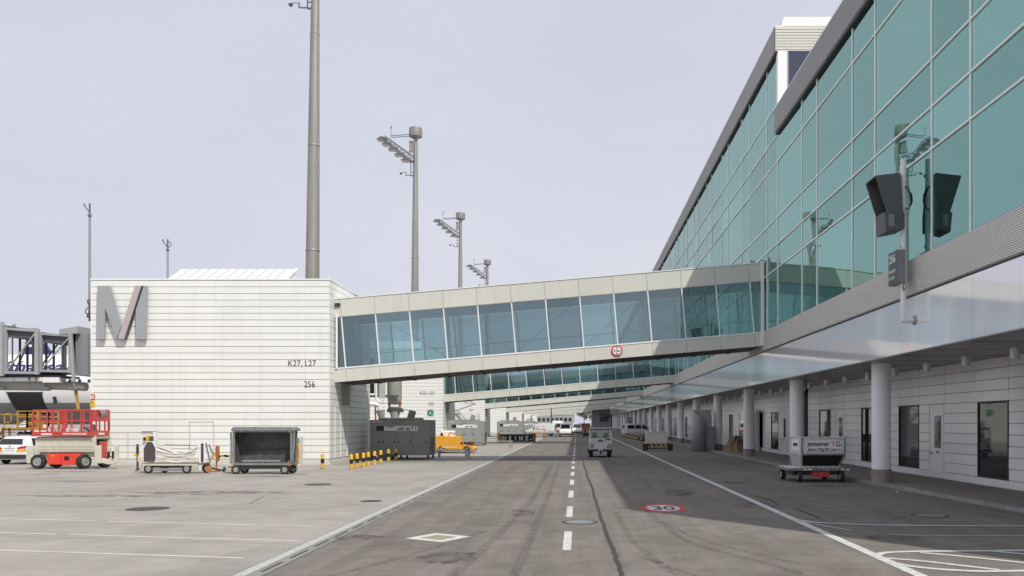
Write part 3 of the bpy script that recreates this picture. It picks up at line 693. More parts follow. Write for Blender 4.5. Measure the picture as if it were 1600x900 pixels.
MB().box(wx(668,y2), wx(677.5,y2), y2-.05, y2-.005, wz(649.5,y2), wz(640,y2)).build('plate', M['green'], sg, world=True)
a = MB(); cxx, czz = wx(672.7,y2), wz(644.7,y2)
for sx_ in (-1,1):
    for sz_ in (-1,1):
        a.prism([(cxx+sx_*.26,czz+sz_*.26),(cxx+sx_*.26,czz+sz_*.13),(cxx+sx_*.13,czz+sz_*.26)], 'y', y2-.056, y2-.051)
a.cyl((cxx,y2-.056,czz+.06),(cxx,y2-.051,czz+.06),.045).prism([(cxx-.07,czz-.12),(cxx+.07,czz-.12),(cxx+.05,czz+.02),(cxx-.05,czz+.02)], 'y', y2-.056, y2-.051)
a.build('pictogram', M['letterw'], sg, world=True)
# green marker on the fifth building
y5 = 43.3+40.4*4
sg = thing('door_marker', 'tiny dark round sign on a far cream gate building', 'sign', (wx(826,y5), y5-.04, 2.0))
MB().cyl((0,0,.7),(0,-.03,.7),.45,n=20).build('plate', M['green'], sg)
MB().cyl((0,-.03,.7),(0,-.036,.7),.2,n=12).build('pictogram', M['letterw'], sg)

# ================================================================== WALKWAY BRIDGES
ANG = math.atan(.085); YB = 44.2
def make_bridge():
    b = thing('walkway_bridge', 'nearest enclosed glass walkway sloping across the road, with a round height sign', 'walkway', (-14.3, YB, 4.205), 0, 'glass walkways across the road')
    b.rotation_euler = (0, -ANG, 0)
    L = 24.76; us = [.28+1.815*k for k in range(14)]; D = 3.7
    e = [0.0]+us+[L]
    def seg(u0, u1): return round(u1-u0, 3)
    cache = {}
    for u0, u1 in zip(e[:-1], e[1:]):
        w = seg(u0, u1)
        if w not in cache:
            g = .008
            cache[w] = (MB().box(g-w/2,w/2-g,0,.04,-.34,.34).mesh('lower_panel', M['beige']), MB().box(g-w/2,w/2-g,0,.04,-.465,.465).mesh('upper_panel', M['beige']),
                        MB().box(-w/2+.03,w/2-.03,-.01,.01,-1.33,1.33).mesh('window_pane', M['bglass']))
        lo, up, pa = cache[w]; c = (u0+u1)/2
        inst('lower_panel', lo, b, (c, 0, .34)); inst('upper_panel', up, b, (c, 0, 3.925))
        inst('window_pane', pa, b, (c, .06, 2.09), (random.gauss(0,.0012),0,random.gauss(0,.0012)))
        inst('rear_pane', pa, b, (c, D-.06, 2.09))
    for u in us: MB().box(u-.03,u+.03,.0,.09,.76,3.42).build('mullion', M['white'], b)
    rm = MB()
    for u in us: rm.box(u-.035,u+.035,D-.09,D-.001,.76,3.42)
    rm.build('rear_mullion', M['steel'], b, kind='stuff')
    MB().box(0,L,-.025,.09,.685,.76).build('sill', M['white'], b); MB().box(0,L,.0,.09,3.42,3.456).build('head_rail', M['steel'], b)
    MB().box(0,L,-.03,D+.03,4.395,4.44).build('roof_edge', M['white'], b)
    MB().box(0,L,D-.04,D,0,.69).box(0,L,D-.04,D,3.45,4.39).build('rear_cladding', M['beige'], b)
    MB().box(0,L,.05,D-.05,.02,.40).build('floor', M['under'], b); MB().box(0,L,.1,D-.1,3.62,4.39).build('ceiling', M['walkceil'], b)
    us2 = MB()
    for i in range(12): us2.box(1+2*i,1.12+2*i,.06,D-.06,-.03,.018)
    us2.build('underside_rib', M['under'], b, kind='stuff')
    for k in range(0, 12, 2):                                 # diagonal tie rods behind the glass
        s = 1 if k >= 6 else -1
        p, q = (us[k], us[min(k+2,13)])
        MB().cyl((p,.32,.8 if s > 0 else 3.4),(q,.32,3.4 if s > 0 else .8),.021,n=8).build('tie_rod', M['steel'], b)
    for k in range(1, 13, 3): MB().box(us[k]-.08,us[k]+.08,.95,1.11,.4,3.62).build('inner_post', M['steel'], b)
    MB().box(.3,L-.5,.22,.26,1.35,1.40).build('handrail', M['steel'], b)
    return b
br = make_bridge()
BL = ['second glass walkway across the road, below and behind the nearest one', 'third glass walkway across the road, ending at the dark container row',
      'fourth glass walkway across the road, counted from the front', 'fifth glass walkway across the road, counted from the front',
      'sixth glass walkway across the road, counted from the front', 'farthest thin walkway across the end of the road']
for k in range(1, 7): copy_tree(br, (-14.3, YB+40.4*k, 4.205), BL[k-1])
# posts where the walkway meets terminal and gate building
jp = thing('joint_post', 'white upright post where the nearest walkway meets the terminal glass', 'post', (XF-.14, YB-.04, 6.3))
MB().box(-.09,.07,-.05,.05,-.0,4.45).build('post', M['white'], jp); MB().box(-.10,.08,-.06,.06,4.45,4.5).build('cap', M['steel'], jp)
jp = thing('joint_post', 'white upright post where the nearest walkway leaves the cream gate building', 'post', (-12.72, YB-.04, 4.35))
MB().box(-.06,.04,-.05,.03,.72,3.6).build('post', M['white'], jp); MB().box(-.1,.16,-.05,.05,4.0,4.18).build('bracket', M['dark'], jp)
# clearance sign
xs_, zs_ = wx(964,YB), wz(548,YB)
hs = thing('height_limit_sign', 'round red-rimmed 4,3 m height limit sign on the nearest walkway', 'sign', (xs_, YB-.05, zs_))
MB().cyl((0,.03,0),(0,0,0),.30,n=32).build('rim', M['signred'], hs)
MB().cyl((0,0,0),(0,-.006,0),.225,n=32).build('disc', M['letterw'], hs)
text('lettering', '4,3m', .21, M['letter'], hs, (0,-.012,-.07), (R(90),0,0), sx=.85, align='CENTER', bold=.004, ext=.002)
for q in (1,-1): MB().prism([(-.07,.20*q),(.07,.20*q),(0,.11*q)], 'y', -.012, -.007).build('arrow', M['letter'], hs)

# ================================================================== FLOODLIGHT MASTS
def make_mast():
    m = thing('floodlight_mast', 'tallest nearest floodlight mast, rising out of the top of the photo behind the M building', 'light mast', (-19.05, 59.6, 0), 0, 'apron floodlight masts')
    MB().lathe([(.62,0),(.52,9),(.43,19),(.34,28),(.25,36.6)], (0,0,0), n=20).build('pole', M['mast'], m, smooth=True)
    for z, r in ((14.5,.49),(22,.415),(30,.325)): MB().lathe([(r,-.05),(r+.02,0),(r,.05)], (0,0,z), n=20).build('pole_joint', M['mast'], m, smooth=True)
    MB().lathe([(.30,36.3),(.76,36.5),(.79,36.6),(.79,37.5),(.72,37.56)], (0,0,0), n=24).build('head_drum', M['steel'], m, smooth=True)
    t = MB(); A = Vector((-3.95,-.0,36.2)); B = Vector((-.25,0,33.4))
    for dy in (-.35,.35):
        t.bar(A+Vector((0,dy,0)), B+Vector((0,dy,0)), .07)
        t.bar(A+Vector((.3,dy,.35)), B+Vector((0,dy,.75)), .07)
        for i in range(9):
            p = A+(B-A)*(i/9)+Vector((0,dy,0)); q = A+(B-A)*((i+1)/9)+Vector((0,dy,0)); up = Vector((.2,0,.5))
            t.bar(p, q+up, .045); t.bar(q, q+up, .04)
    for i in range(10):
        p = A+(B-A)*(i/9); t.bar(p+Vector((0,-.35,0)), p+Vector((0,.35,0)), .045)
    for dy in (-.3,.3): t.bar((-2.9,dy,36.55),(-.3,dy,36.72),.07)
    t.build('bracket_truss', M['lamp'], m)
    lm = MB().prism([(-.62,-.05),(-.1,.26),(.42,.20),(.5,.05),(.45,-.12)], 'y', -.55, .55).mesh('floodlight', M['lamp'])
    lg = MB().prism([(-.58,-.065),(.42,-.125),(.42,-.14),(-.58,-.08)], 'y', -.5, .5).mesh('lamp_glass', M['alu'])
    for dx, dz in ((-3.97,-1.36),(-3.35,-1.95),(-2.6,-2.55),(-1.86,-3.2),(-1.05,-3.85)):
        f = inst('floodlight', lm, m, (dx, 0, 37.5+dz)); inst('lamp_glass', lg, f, (0,0,0))
    MB().cyl((-2.95,0,36.3),(-2.95,0,37.8),.03,n=6).cyl((-2.95,0,37.5),(-2.95,0,37.8),.07,n=8).build('lightning_rod', M['lamp'], m)
    MB().box(-.75,-.35,-.2,.2,34.7,36.0).build('control_box', M['steel'], m)
    c = MB().tube([(-.3,0,33.6),(-.55,0,33.6),(-.55,0,31.9),(-1.15,0,31.9),(-1.15,0,32.25)],.05).bar((-.55,0,32.3),(-.25,0,32.3),.07).bar((-.55,0,31.85),(-.3,0,31.85),.12)
    c.build('camera_bracket', M['lamp'], m)
    MB().lathe([(.02,-.2),(.14,-.12),(.17,0),(.05,.08)], (-1.75,0,32.15), n=12).cyl((-1.75,0,32.22),(-1.15,0,32.25),.03,n=6).build('dome_camera', M['lamp'], m, smooth=True)
    MB().box(-.04,.04,-.36,-.28,13,36).build('cable_rail', M['steel'], m)
    return m
ms = make_mast(); ms.rotation_euler = (0, .010, 0)
for k, (x, y, lb) in enumerate(((-19.5,100,'second floodlight mast with five lamps and a drum head, above the nearest walkway'),
                  (-19.75,140.5,'third floodlight mast, shorter in view, right of the taller drum-headed one'),
                  (-19.55,181,'farthest and smallest floodlight mast peeping over the nearest walkway'))):
    c = copy_tree(ms, (x, y, 0), lb); c.rotation_euler = (0, .004, 0)
# thin lightning masts on the gate building
def rod_mast(x, y, z0, z1, lab, low):
    m = thing('thin_mast', lab, 'mast', (x, y, z0), 0, 'thin masts beside the M building')
    h = z1-z0; b = 1.0 if low else .0
    MB().cyl((0,0,b),(0,0,h-.6),.07,.055,n=10).build('pole', M['steel'], m, smooth=True)
    MB().cyl((0,0,h-.7),(0,0,h-.6),.1,n=10).cyl((0,0,h-.6),(0,0,h),.045,n=8).cyl((0,0,h-.5),(-.28,0,h-.1),.03,n=6).cyl((-.28,0,h-.1),(-.3,0,h-.02),.05,n=6).build('tip', M['lamp'], m)
    if low:
        MB().cyl((0,0,.95),(0,0,1.15),.13,n=12).cyl((0,0,.4),(0,0,.95),.07,n=10).cyl((0,0,.2),(0,0,.42),.15,n=12).cyl((0,0,0),(0,0,.2),.06,n=8).bar((0,0,.3),(.35,0,.3),.08).bar((0,0,1.05),(.35,0,1.05),.08).build('foot_bracket', M['lamp'], m)
        MB().tube([(-.08,0,.35),(-.22,0,.45),(-.22,0,.6),(-.08,0,.75)],.025,n=6).build('cable', M['dark'], m)
    else: MB().tube([(0,0,h-.5),(.18,0,h-.4),(.2,0,h-.25),(.05,0,h-.12)],.02,n=6).build('cable', M['dark'], m)
    return m
ya = 44.6
rod_mast(-26.1, ya, wz(502,ya), wz(318,ya), 'thin grey rod mast fixed to the left edge of the M building', True)
rod_mast(wx(262,50), 50.0, 9.68, wz(374,50), 'short thin rod mast on the roof behind the M building edge', False)

# ================================================================== SMALL OBJECTS: shared builders
def wheel(par, c, r, w, axis='x', name='wheel', hub=.55):
    h = w/2
    t = MB().lathe([(r*hub,-h*.8),(r*.86,-h),(r*.97,-h*.75),(r,-h*.4),(r,h*.4),(r*.97,h*.75),(r*.86,h),(r*hub,h*.8)], (0,0,0), axis, 22).build(name, M['rubber'], par, smooth=True, loc=c)
    MB().lathe([(r*.16,-h*1.02),(r*.20,-h*.86),(r*.44,-h*.84),(r*hub,-h*.98),(r*hub*1.05,-h*.9),(r*hub*1.05,h*.9),(r*hub,h*.98),(r*.44,h*.84),(r*.20,h*.86),(r*.16,h*1.02)], (0,0,0), axis, 18).build('rim', M['rim'], t, smooth=True)
    return t
def hazard_bollard(x, y, lb):
    b = thing('bollard', lb, 'bollard', (x, y, 0), 0, 'yellow and black bollards by the M building')
    MB().lathe([(.085,.0),(.085,.25)], (0,0,0), n=16).build('lower_sleeve', M['yellow'], b, smooth=True)
    MB().lathe([(.086,.25),(.086,.46)], (0,0,0), n=16).build('black_band', M['black'], b, smooth=True)
    MB().lathe([(.085,.46),(.085,.655),(.07,.69),(.035,.708),(.005,.712)], (0,0,0), n=16).build('cap', M['yellow'], b, smooth=True)
    MB().lathe([(.13,0),(.13,.012)], (0,0,0), n=12).build('foot', M['iron'], b)
    return b
b0 = hazard_bollard(*gxy(504,732), 'lone yellow and black bollard in front of the cream building corner')
for (px, py), lb in zip(((549,733),(558,731.5),(568,730),(575.6,728),(585.4,726),(595,724),(607,721),(618.6,719.5)),
        ('nearest bollard of the slanting row beside the cream building','second bollard from the near end of the slanting row','third bollard from the near end of the slanting row',
         'fourth bollard from the near end of the slanting row','fourth bollard from the far end of the slanting row','third bollard from the far end, in front of the dark unit',
         'second bollard from the far end, in front of the dark unit','farthest bollard of the row, in front of the dark unit')):
    x, y = gxy(px, py); copy_tree(b0, (x, y, 0), lb, rz=random.uniform(0,3))

# ------------------------------------------------------------------ scissor lift
Y0 = 39.2
def sx(px, ox): return wx(px, Y0)-ox
def sz(py): return max(0.0, (733-py)*Y0/FPX)
ox = -24.0
lift = thing('scissor_lift', 'red and cream scissor lift with railed red platform parked left of the cream wall', 'scissor lift', (ox, Y0, 0))
X = lambda p, y=0.0: wx(p, Y0+y)-ox
MB().box(X(56), X(147), .12, 1.45, sz(707), sz(701)).box(X(56), X(147), .3, 1.3, sz(715), sz(707)).build('chassis', M['cream'], lift, bev=.015)
for y_ in (.10, 1.40): MB().box(X(53), X(147), y_, y_+.06, sz(706), sz(683.5)).build('side_guard', M['cream'], lift, bev=.01)
o = MB()
for i in range(30):
    q = X(57)+(X(144)-X(57))*i/29; o.box(q-.012, q+.012, .08, .098, sz(690.5), sz(686))
o.build('guard_louvre', M['creamdk'], lift, kind='stuff')
MB().box(X(57), X(145), .085, .099, sz(698.4), sz(697.8)).box(X(57), X(145), .085, .099, sz(702.8), sz(702.2)).build('guard_seam', M['creamdk'], lift, kind='stuff')
MB().box(X(54), X(146), .2, 1.4, sz(686), sz(682.5)).build('arm_stack', M['creamdk'], lift)
for i in range(5):                                            # folded scissor arms
    z = sz(705)+.13*i
    MB().bar((X(58),.35,z),(X(142),.35,z+.10),.06).build('scissor_arm', M['cream'], lift); MB().bar((X(58),1.3,z+.1),(X(142),1.3,z),.06).build('scissor_arm', M['cream'], lift)
MB().box(X(73), X(94), .02, .6, sz(726), sz(709.5)).build('engine_box', M['redbox'], lift, bev=.03); MB().box(X(94.4), X(125), .02, .6, sz(726.5), sz(709.3)).build('engine_box', M['redbox'], lift, bev=.03)
MB().box(X(100), X(107.5), .005, .05, sz(719), sz(713)).build('engine_vent', M['black'], lift)
MB().box(X(80), X(84), .012, .03, sz(713.2), sz(711)).build('filler_cap', M['yellow'], lift)
for cx_, cy_ in ((60.4,.13),(88,1.3),(131,.2),(163.5,1.25)):
    w = wheel(lift, (X(cx_, cy_), cy_, .345), .345, .27, 'y')
    if cx_ == 131: w.rotation_euler = (0,0,R(68))
MB().box(X(41), X(51.5), .02, .12, sz(724), sz(696.5)).build('outrigger', M['cream'], lift, bev=.012)
MB().box(X(147.5), X(157), .0, .12, sz(724), sz(696)).build('outrigger', M['cream'], lift, bev=.012)
MB().box(X(145), X(147), .14, .2, sz(696), sz(681)).box(X(169,1.3)-.05, X(169,1.3), 1.3, 1.4, sz(712), sz(683)).build('guide_post', M['cream'], lift)
MB().box(X(147)-.0, X(147)+.05, .42, 1.0, sz(718), sz(690)).build('ladder_panel', M['red'], lift, bev=.01)
MB().prism([(X(157),sz(723)),(X(157),sz(716)),(X(166),sz(718)),(X(176),sz(712)),(X(178),sz(695)),(X(182.5),sz(695)),(X(182.5),sz(723)),(X(176),sz(725)),(X(168),sz(726))], 'y', .05, .22).build('bumper_bracket', M['cream'], lift, bev=.01)
MB().cyl((X(167),.15,sz(715)),(X(167),.15,sz(706)),.06,n=8).cyl((X(176),.02,sz(716)),(X(176),.02,sz(705)),.05,n=8).build('hydraulic_leg', M['black'], lift)
# platform with rails
zd = sz(681.5); zk = sz(674.5); zt = sz(641); zm = sz(657.5)
xe = X(142.5); DP = 1.5
MB().box(X(51), xe, -.02, DP, zd, zd+.08).build('platform_deck', M['red'], lift)
MB().box(X(51), xe, -.045, -.02, zd, zk).build('toe_board', M['red'], lift); MB().box(xe, xe+.025, -.045, DP, zd-.02, zk+.04).build('toe_board', M['red'], lift)
MB().box(X(51), xe, DP, DP+.03, zd, zk).build('toe_board', M['red'], lift)
for yy in (0.0, DP):
    for z in (zt, zm): MB().bar((X(51.5),yy,z),(xe,yy,z+.02),.06).build('rail', M['red'], lift)
    for p in (51.6, 62.3, 73.7, 82, 98, 101.5, 127, 141.5): MB().bar((X(p),yy,zk-.03),(X(p),yy,zt),.055).build('rail_post', M['red'], lift)
for z in (zt, zm): MB().bar((X(51.6),0,z),(X(51.6),DP,z),.05).build('rail', M['red'], lift)
MB().prism([(.12,zm),(.12,zt),(DP-.1,zt),(DP,zt-.07),(DP,zm)], 'x', xe, xe+.03).build('gate_panel', M['red'], lift)
for y_ in (.03, .40, 1.12, DP): MB().bar((xe+.01,y_,zk),(xe+.01,y_,zt-.02),.055).build('rail_post', M['red'], lift)
for z in (zt, zm): MB().bar((xe,0,z),(xe,DP,z),.055).build('end_rail', M['red'], lift)
gl = MB().grid(lambda u, v: Vector((xe+.06+.05*math.sin(v*3.1), .55+u*.5+v*.1, zt+.03-v*.40+.13*u*v)), 5, 5); gl.build('hanging_cloth', M['signgrey'], lift, smooth=True)
for q, w_, h_ in ((63,.30,.22),(83,.42,.12),(103,.46,.10)): MB().box(X(q), X(q)+w_, .5, .8, zd+.08, zd+.12+h_+.12).build('tool_box', M['canvas'], lift, bev=.02)
MB().lathe([(.18,0),(.15,.25),(.10,.42),(.03,.45)], (X(121),.7,zd+.1), n=10).build('work_bag', M['signgrey'], lift, smooth=True); MB().lathe([(.16,0),(.17,.2),(.08,.42),(.03,.46)], (X(133),.7,zd+.1), n=10).build('work_bag', M['signgrey'], lift, smooth=True)
text('lettering', 'mateco', .17, M['letterw'], lift, (X(65.5), -.052, zd+.05), (R(90),0,0), sx=1.0, bold=.006)
text('lettering', 'mateco', .17, M['letterw'], lift, (xe+.03, .55, zd+.06), (R(90),0,R(90)), sx=1.0, bold=.006)
text('lettering', 'WWW.MATECO.DE', .11, M['letterw'], lift, (X(99), -.052, zd+.07), (R(90),0,0), sx=1.15, bold=.003)

# ------------------------------------------------------------------ cars and vans
def ring(y, w, zb, belt, h, rw, z=None):
    half = [(w*.86,zb),(w,zb+.22),(w,(zb+belt)/2+.1),(w*.965,belt),(rw,h-.07),(rw*.8,h)]
    return [Vector((x,y,z_)) for x,z_ in half] + [Vector((-x,y,z_)) for x,z_ in half[::-1]]
def side_pt(y, f, secs):
    for a, b in zip(secs[:-1], secs[1:]):
        if a[0] <= y <= b[0]:
            t = (y-a[0])/(b[0]-a[0]); q = [a[i]+(b[i]-a[i])*t for i in range(6)]; break
    w, belt, h, rw = q[1], q[3], q[4], q[5]
    return Vector((w*.965+(rw-w*.965)*f, y, belt+(h-.07-belt)*f))
def vehicle(name, lab, cat, loc, rz, secs, wins, rearwin, frontwin, wheels, wr, paint='whitegloss', group=None, rear=True):
    v = thing(name, lab, cat, loc, rz, group)
    MB().loft([ring(*s) for s in secs]).build('body', M[paint], v, smooth=True)
    for (ya, yb, yc, yd, f0, f1) in wins:
        for sgn in (1,-1):
            q = []
            for y, f in ((ya,f0),(yb,f0),(yc,f1),(yd,f1)):
                p = side_pt(y, f, secs); p.x = (p.x+.008)*sgn; q.append(p)
            MB().add(q, [(0,1,2,3)]).build('side_window', M['dglass'], v)
    for nm, (y0_, z0_, w0, y1_, z1_, w1), dy in (('rear_window', rearwin, -.012), ('windscreen', frontwin, .012)):
        MB().add([(-w0,y0_+dy,z0_),(w0,y0_+dy,z0_),(w1,y1_+dy,z1_),(-w1,y1_+dy,z1_)], [(0,1,2,3)]).build(nm, M['dglass'], v)
    for y in wheels:
        for sgn in (1,-1): wheel(v, (sgn*(secs[2][1]-.10), y, wr), wr, .2, 'x')
    return v
estate = [(0,.80,.38,.78,.93,.70),(.06,.90,.30,.92,1.02,.74),(.26,.915,.24,.95,1.37,.65),(.48,.915,.24,.95,1.47,.62),(1.5,.915,.22,.95,1.50,.64),(2.5,.915,.22,.94,1.46,.62),(3.3,.915,.22,.93,1.04,.72),(4.2,.88,.24,.80,.86,.70),(4.5,.74,.34,.66,.68,.6)]
ex, ey = gxy(15, 726); 
car = vehicle('estate_car', 'white estate car with orange reflective stripe, seen from behind left of the scissor lift', 'car', (ex, ey, 0), R(-2), estate,
   [(.55,1.35,1.30,.72,.06,.9),(1.42,2.2,2.1,1.37,.06,.92),(2.27,3.05,2.55,2.18,.06,.92)], (.062,1.06,.66,.236,1.345,.56), (3.22,1.06,.66,2.62,1.42,.52), (.85,3.5), .32)
MB().prism([(-.80,.30),(.80,.30),(.86,.42),(.86,.52),(-.86,.52),(-.86,.42)], 'y', -.045, .05).build('rear_bumper', M['dark'], car, bev=.02)
for s in (1,-1):
    MB().prism([(s*.42,.80),(s*.84,.86),(s*.86,.98),(s*.60,.95),(s*.40,.88)], 'y', -.01, .09).build('tail_light', M['tail'], car)
    MB().prism([(s*.36,.66),(s*.86,.70),(s*.86,.83),(s*.40,.79)], 'y', -.016, .05).build('reflective_band', M['amber'], car)
MB().box(-.26,.26,-.025,.02,.745,.84).build('number_plate', M['letterw'], car); MB().box(-.27,.27,-.022,.02,.84,.875).build('plate_lamp_bar', M['dark'], car)
MB().cyl((0,-.01,.95),(0,.05,.955),.045,n=14).build('badge', M['rim'], car)
for s in (1,-1): MB().tube([(s*.60,.7,1.47),(s*.60,.9,1.55),(s*.60,2.3,1.54),(s*.60,2.5,1.45)],.018,n=6).build('roof_rail', M['steel'], car)
for s in (1,-1): MB().box(s*.92,s*1.06,2.85,2.95,.92,1.05).build('mirror', M['whitegloss'], car, bev=.02)
MB().cyl((0,.75,1.49),(0,.55,1.56),.01,n=5).build('aerial', M['black'], car)

van = [(0,.88,.40,1.15,1.95,.80),(.08,.96,.32,1.18,1.98,.80),(.9,.96,.28,1.18,2.02,.80),(2.8,.96,.28,1.18,2.0,.80),(3.4,.96,.28,1.16,1.90,.74),(4.1,.95,.28,1.10,1.20,.80),(4.75,.90,.30,.95,1.0,.75),(4.95,.78,.36,.80,.84,.66)]
vw = ([(.4,1.5,1.5,.4,.08,.8),(1.6,2.6,2.6,1.6,.08,.8),(2.75,3.75,3.25,2.75,.05,.82)], (.0,1.22,.72,.0,1.85,.64), (4.08,1.27,.74,3.47,1.88,.60), (.95,4.0), .33)
def van_at(lab, x, y, rz, cargo=False):
    v = vehicle('parked_van', lab, 'van', (x, y, 0), rz, van, vw[0][2:] if cargo else vw[0], *vw[1:], group='vans far down the road')
    for s in (1,-1):
        MB().box(s*.66-.10,s*.66+.10,4.80,4.93,.62,.78).build('headlight', M['alu'], v); MB().box(s*.84-.05,s*.84+.05,-.02,.03,.75,1.1).build('tail_light', M['tail'], v)
    MB().box(-.82,.82,4.84,5.0,.36,.56).build('front_bumper', M['dark'], v, bev=.02)
    return v
x, y = gxy(857, 681); van_at('white panel van parked sideways beyond the black lettered container', x+1.2, y, R(78), True)
x, y = gxy(883.5, 682.5)
v = van_at('small white van driving towards the viewer in the left lane', x, y+4, R(180)); v['group'] = 'vans far down the road'
van_at('white van following behind the small white van in the left lane', x+1.8, y+28, R(180), True)
x, y = gxy(975, 683); van_at('silver white van parked in front of the far columns, right of the tug', 7.2, 128, R(-74))

# ------------------------------------------------------------------ baggage tug in the right lane
ty = 52.3; tug = thing('baggage_tug', 'white baggage tug driving away in the right lane, seen from behind', 'tug', (wx(938.3,ty), ty, 0))
MB().box(-.70,.70,.0,2.7,.50,.98).build('body', M['whitegloss'], tug, bev=.03)
MB().box(-.73,.73,.02,2.7,.36,.50).build('skirt', M['dark'], tug)
MB().prism([(.02,.98),(.02,1.17),(.10,1.20),(1.2,1.20),(1.2,.98)], 'x', -.715, .715).build('rear_panel', M['whitegloss'], tug, bev=.012)
MB().box(-.13,.13,-.012,.03,1.04,1.12).build('rear_grille', M['dark'], tug); MB().box(-.2,.2,-.008,.03,.99,1.025).build('rear_grille', M['signgrey'], tug)
MB().box(.28,.64,.005,.03,1.09,1.17).build('number_plate', M['planeblue'], tug)
for s in (1,-1):
    MB().box(s*.55-.12,s*.55+.12,-.03,.02,.60,.72).build('tail_light', M['tail'], tug); MB().box(s*.55-.06,s*.55+.06,-.04,-.03,.63,.69).build('lamp_centre', M['letterw'], tug)
    MB().box(s*.55-.09,s*.55+.09,-.035,.02,.78,.84).build('lamp_hood', M['dark'], tug)
    MB().bar((s*.68,.05,1.2),(s*.64,.12,1.80),.06).build('cab_post', M['whitegloss'], tug); MB().bar((s*.68,1.5,1.0),(s*.64,1.35,1.80),.06).build('cab_post', M['whitegloss'], tug)
    wheel(tug, (s*.58,.55,.25), .25, .22, 'x'); wheel(tug, (s*.58,2.2,.25), .25, .22, 'x')
    MB().prism([(s*.71-.10,.28),(s*.71+.02,.28),(s*.71+.02,.52),(s*.71-.10,.52)], 'y', .1, .3).build('mudguard', M['black'], tug)
    MB().cyl((s*.45,.2,1.86),(s*.45,.2,1.93),.05,n=10).build('beacon', M['tail'], tug)
    # seats seen through the rear window
    MB().prism([(s*.36-.20,.98),(s*.36+.20,.98),(s*.36+.17,1.42),(s*.36+.10,1.55),(s*.36-.10,1.55),(s*.36-.17,1.42)], 'y', .55, .68).build('seat', M['black'], tug, bev=.03)
MB().box(-.70,.70,.05,1.5,1.80,1.86).build('roof', M['whitegloss'], tug, bev=.02); MB().box(-.64,.64,.06,.12,1.74,1.80).build('roof_header', M['dark'], tug)
MB().box(-.64,.64,.09,.10,1.2,1.74).build('rear_window', glass('tug_window_glass',(.7,.75,.78),(.80,.86,.85),.06,wob=0,edge=.06), tug)
MB().box(-.64,.64,1.42,1.43,1.0,1.76).build('windscreen', glass('tug_windscreen_glass',(.7,.75,.78),(.80,.86,.85),.06,wob=0,edge=.06), tug)
MB().box(-.5,.5,1.15,1.3,.98,1.22).build('dashboard', M['dark'], tug); MB().cyl((-.36,1.05,1.3),(-.36,1.02,1.31),.16,n=16).build('steering_wheel', M['black'], tug)
MB().box(-.14,.14,-.14,.02,.22,.62).box(-.40,.40,-.06,.02,.28,.36).build('tow_plate', M['white'], tug); MB().cyl((0,-.2,.22),(0,-.2,.45),.07,n=10).build('tow_hitch', M['black'], tug)
MB().cyl((-.66,.2,1.86),(-.66,.2,2.12),.015,n=6).build('aerial', M['black'], tug)

# ------------------------------------------------------------------ white dolly with sagging sheet
Y0d = 35.75
def mk(px0, base, Yd):
    return (lambda p: wx(p, Yd)-wx(px0, Yd)), (lambda q: max(0.0, (base-q)*Yd/FPX))
X, Z = mk(270, 740, Y0d)
d = DOLLY = thing('canvas_dolly', 'white dolly trailer with sagging white canvas between dark end panel and frame', 'dolly', (wx(270,Y0d), Y0d, 0))
MB().box(X(222), X(318), 0, 1.5, Z(726.5), Z(723.5)).build('deck', M['deckwood'], d, bev=.01)
MB().box(X(223), X(309), -.02, .05, Z(727.5), Z(724.8)).box(X(223), X(309), 1.45, 1.52, Z(727.5), Z(724.8)).build('deck_edge', M['cream'], d)
MB().box(X(236), X(290), .15, 1.35, Z(731), Z(727)).build('underframe', M['dark'], d); MB().box(X(240), X(285), -.0, .08, Z(736), Z(731.5)).build('axle_beam', M['signgrey'], d)
for p, yy, r in ((231.5,.0,.20),(291.5,.0,.20),(246,1.35,.18),(313,1.3,.2)): wheel(d, (X(p), yy+.06, r), r, .14, 'y')
MB().prism([(X(224),Z(721)),(X(224),Z(701)),(X(229.5),Z(690.5)),(X(237.5),Z(690.5)),(X(242.5),Z(700)),(X(242.5),Z(721))], 'y', .05, .11).build('end_panel', M['aubergine'], d)
MB().prism([(X(223),Z(723)),(X(223),Z(700)),(X(228.8),Z(689.5)),(X(238.3),Z(689.5)),(X(243.6),Z(699.6)),(X(243.6),Z(723)),(X(242.6),Z(723)),(X(242.6),Z(700)),(X(237.6),Z(690.6)),(X(229.3),Z(690.6)),(X(224),Z(701)),(X(224),Z(723))], 'y', .03, .13).build('panel_rim', M['white'], d)
MB().box(X(219.5), X(239), 1.1, 1.16, Z(723), Z(673.5)).box(X(239), X(243), .95, 1.4, Z(712), Z(673)).box(X(219), X(243.5), .9, 1.4, Z(673.8), Z(672.6)).build('rear_cabinet', M['white'], d)
MB().box(X(221), X(238.5), 1.06, 1.1, Z(688), Z(674.5)).build('cabinet_inside', M['canvas'], d)
MB().box(X(228.5), X(232.8), .8, 1.06, Z(689.5), Z(681)).build('control_box', M['yellow'], d, bev=.01); MB().cyl((X(227),.8,Z(686)),(X(227),.9,Z(686)),.07,n=12).build('control_dial', M['black'], d)
MB().box(X(235), X(240), .8, 1.0, Z(690), Z(682)).build('battery_box', M['aubergine'], d)
def sag(u, v):                                                # canvas hung between the two ends, folded over itself
    x = X(243)+u*(X(307)-X(243)); dip = 1-abs(2*u-1.02)
    top = Z(698)+(-.12*0) - .34*max(0,dip)**.9
    drop = .27+.12*math.sin(3.14*u)
    f = v
    return Vector((x, .04+.05*math.sin(9*v+4*u)+.18*v*(1-v), max(Z(722.5), top-drop*f*1.05)))
MB().grid(sag, 22, 9).build('canvas_sheet', M['canvas'], d, smooth=True)
def sag2(u, v):
    x = X(243)+u*(X(307)-X(243)); dip = 1-abs(2*u-1.02)
    return Vector((x, .06+v*1.05, Z(697.5)-.34*max(0,dip)**.9*(1-.25*v)-.10*v+.03*math.sin(11*v+5*u)))
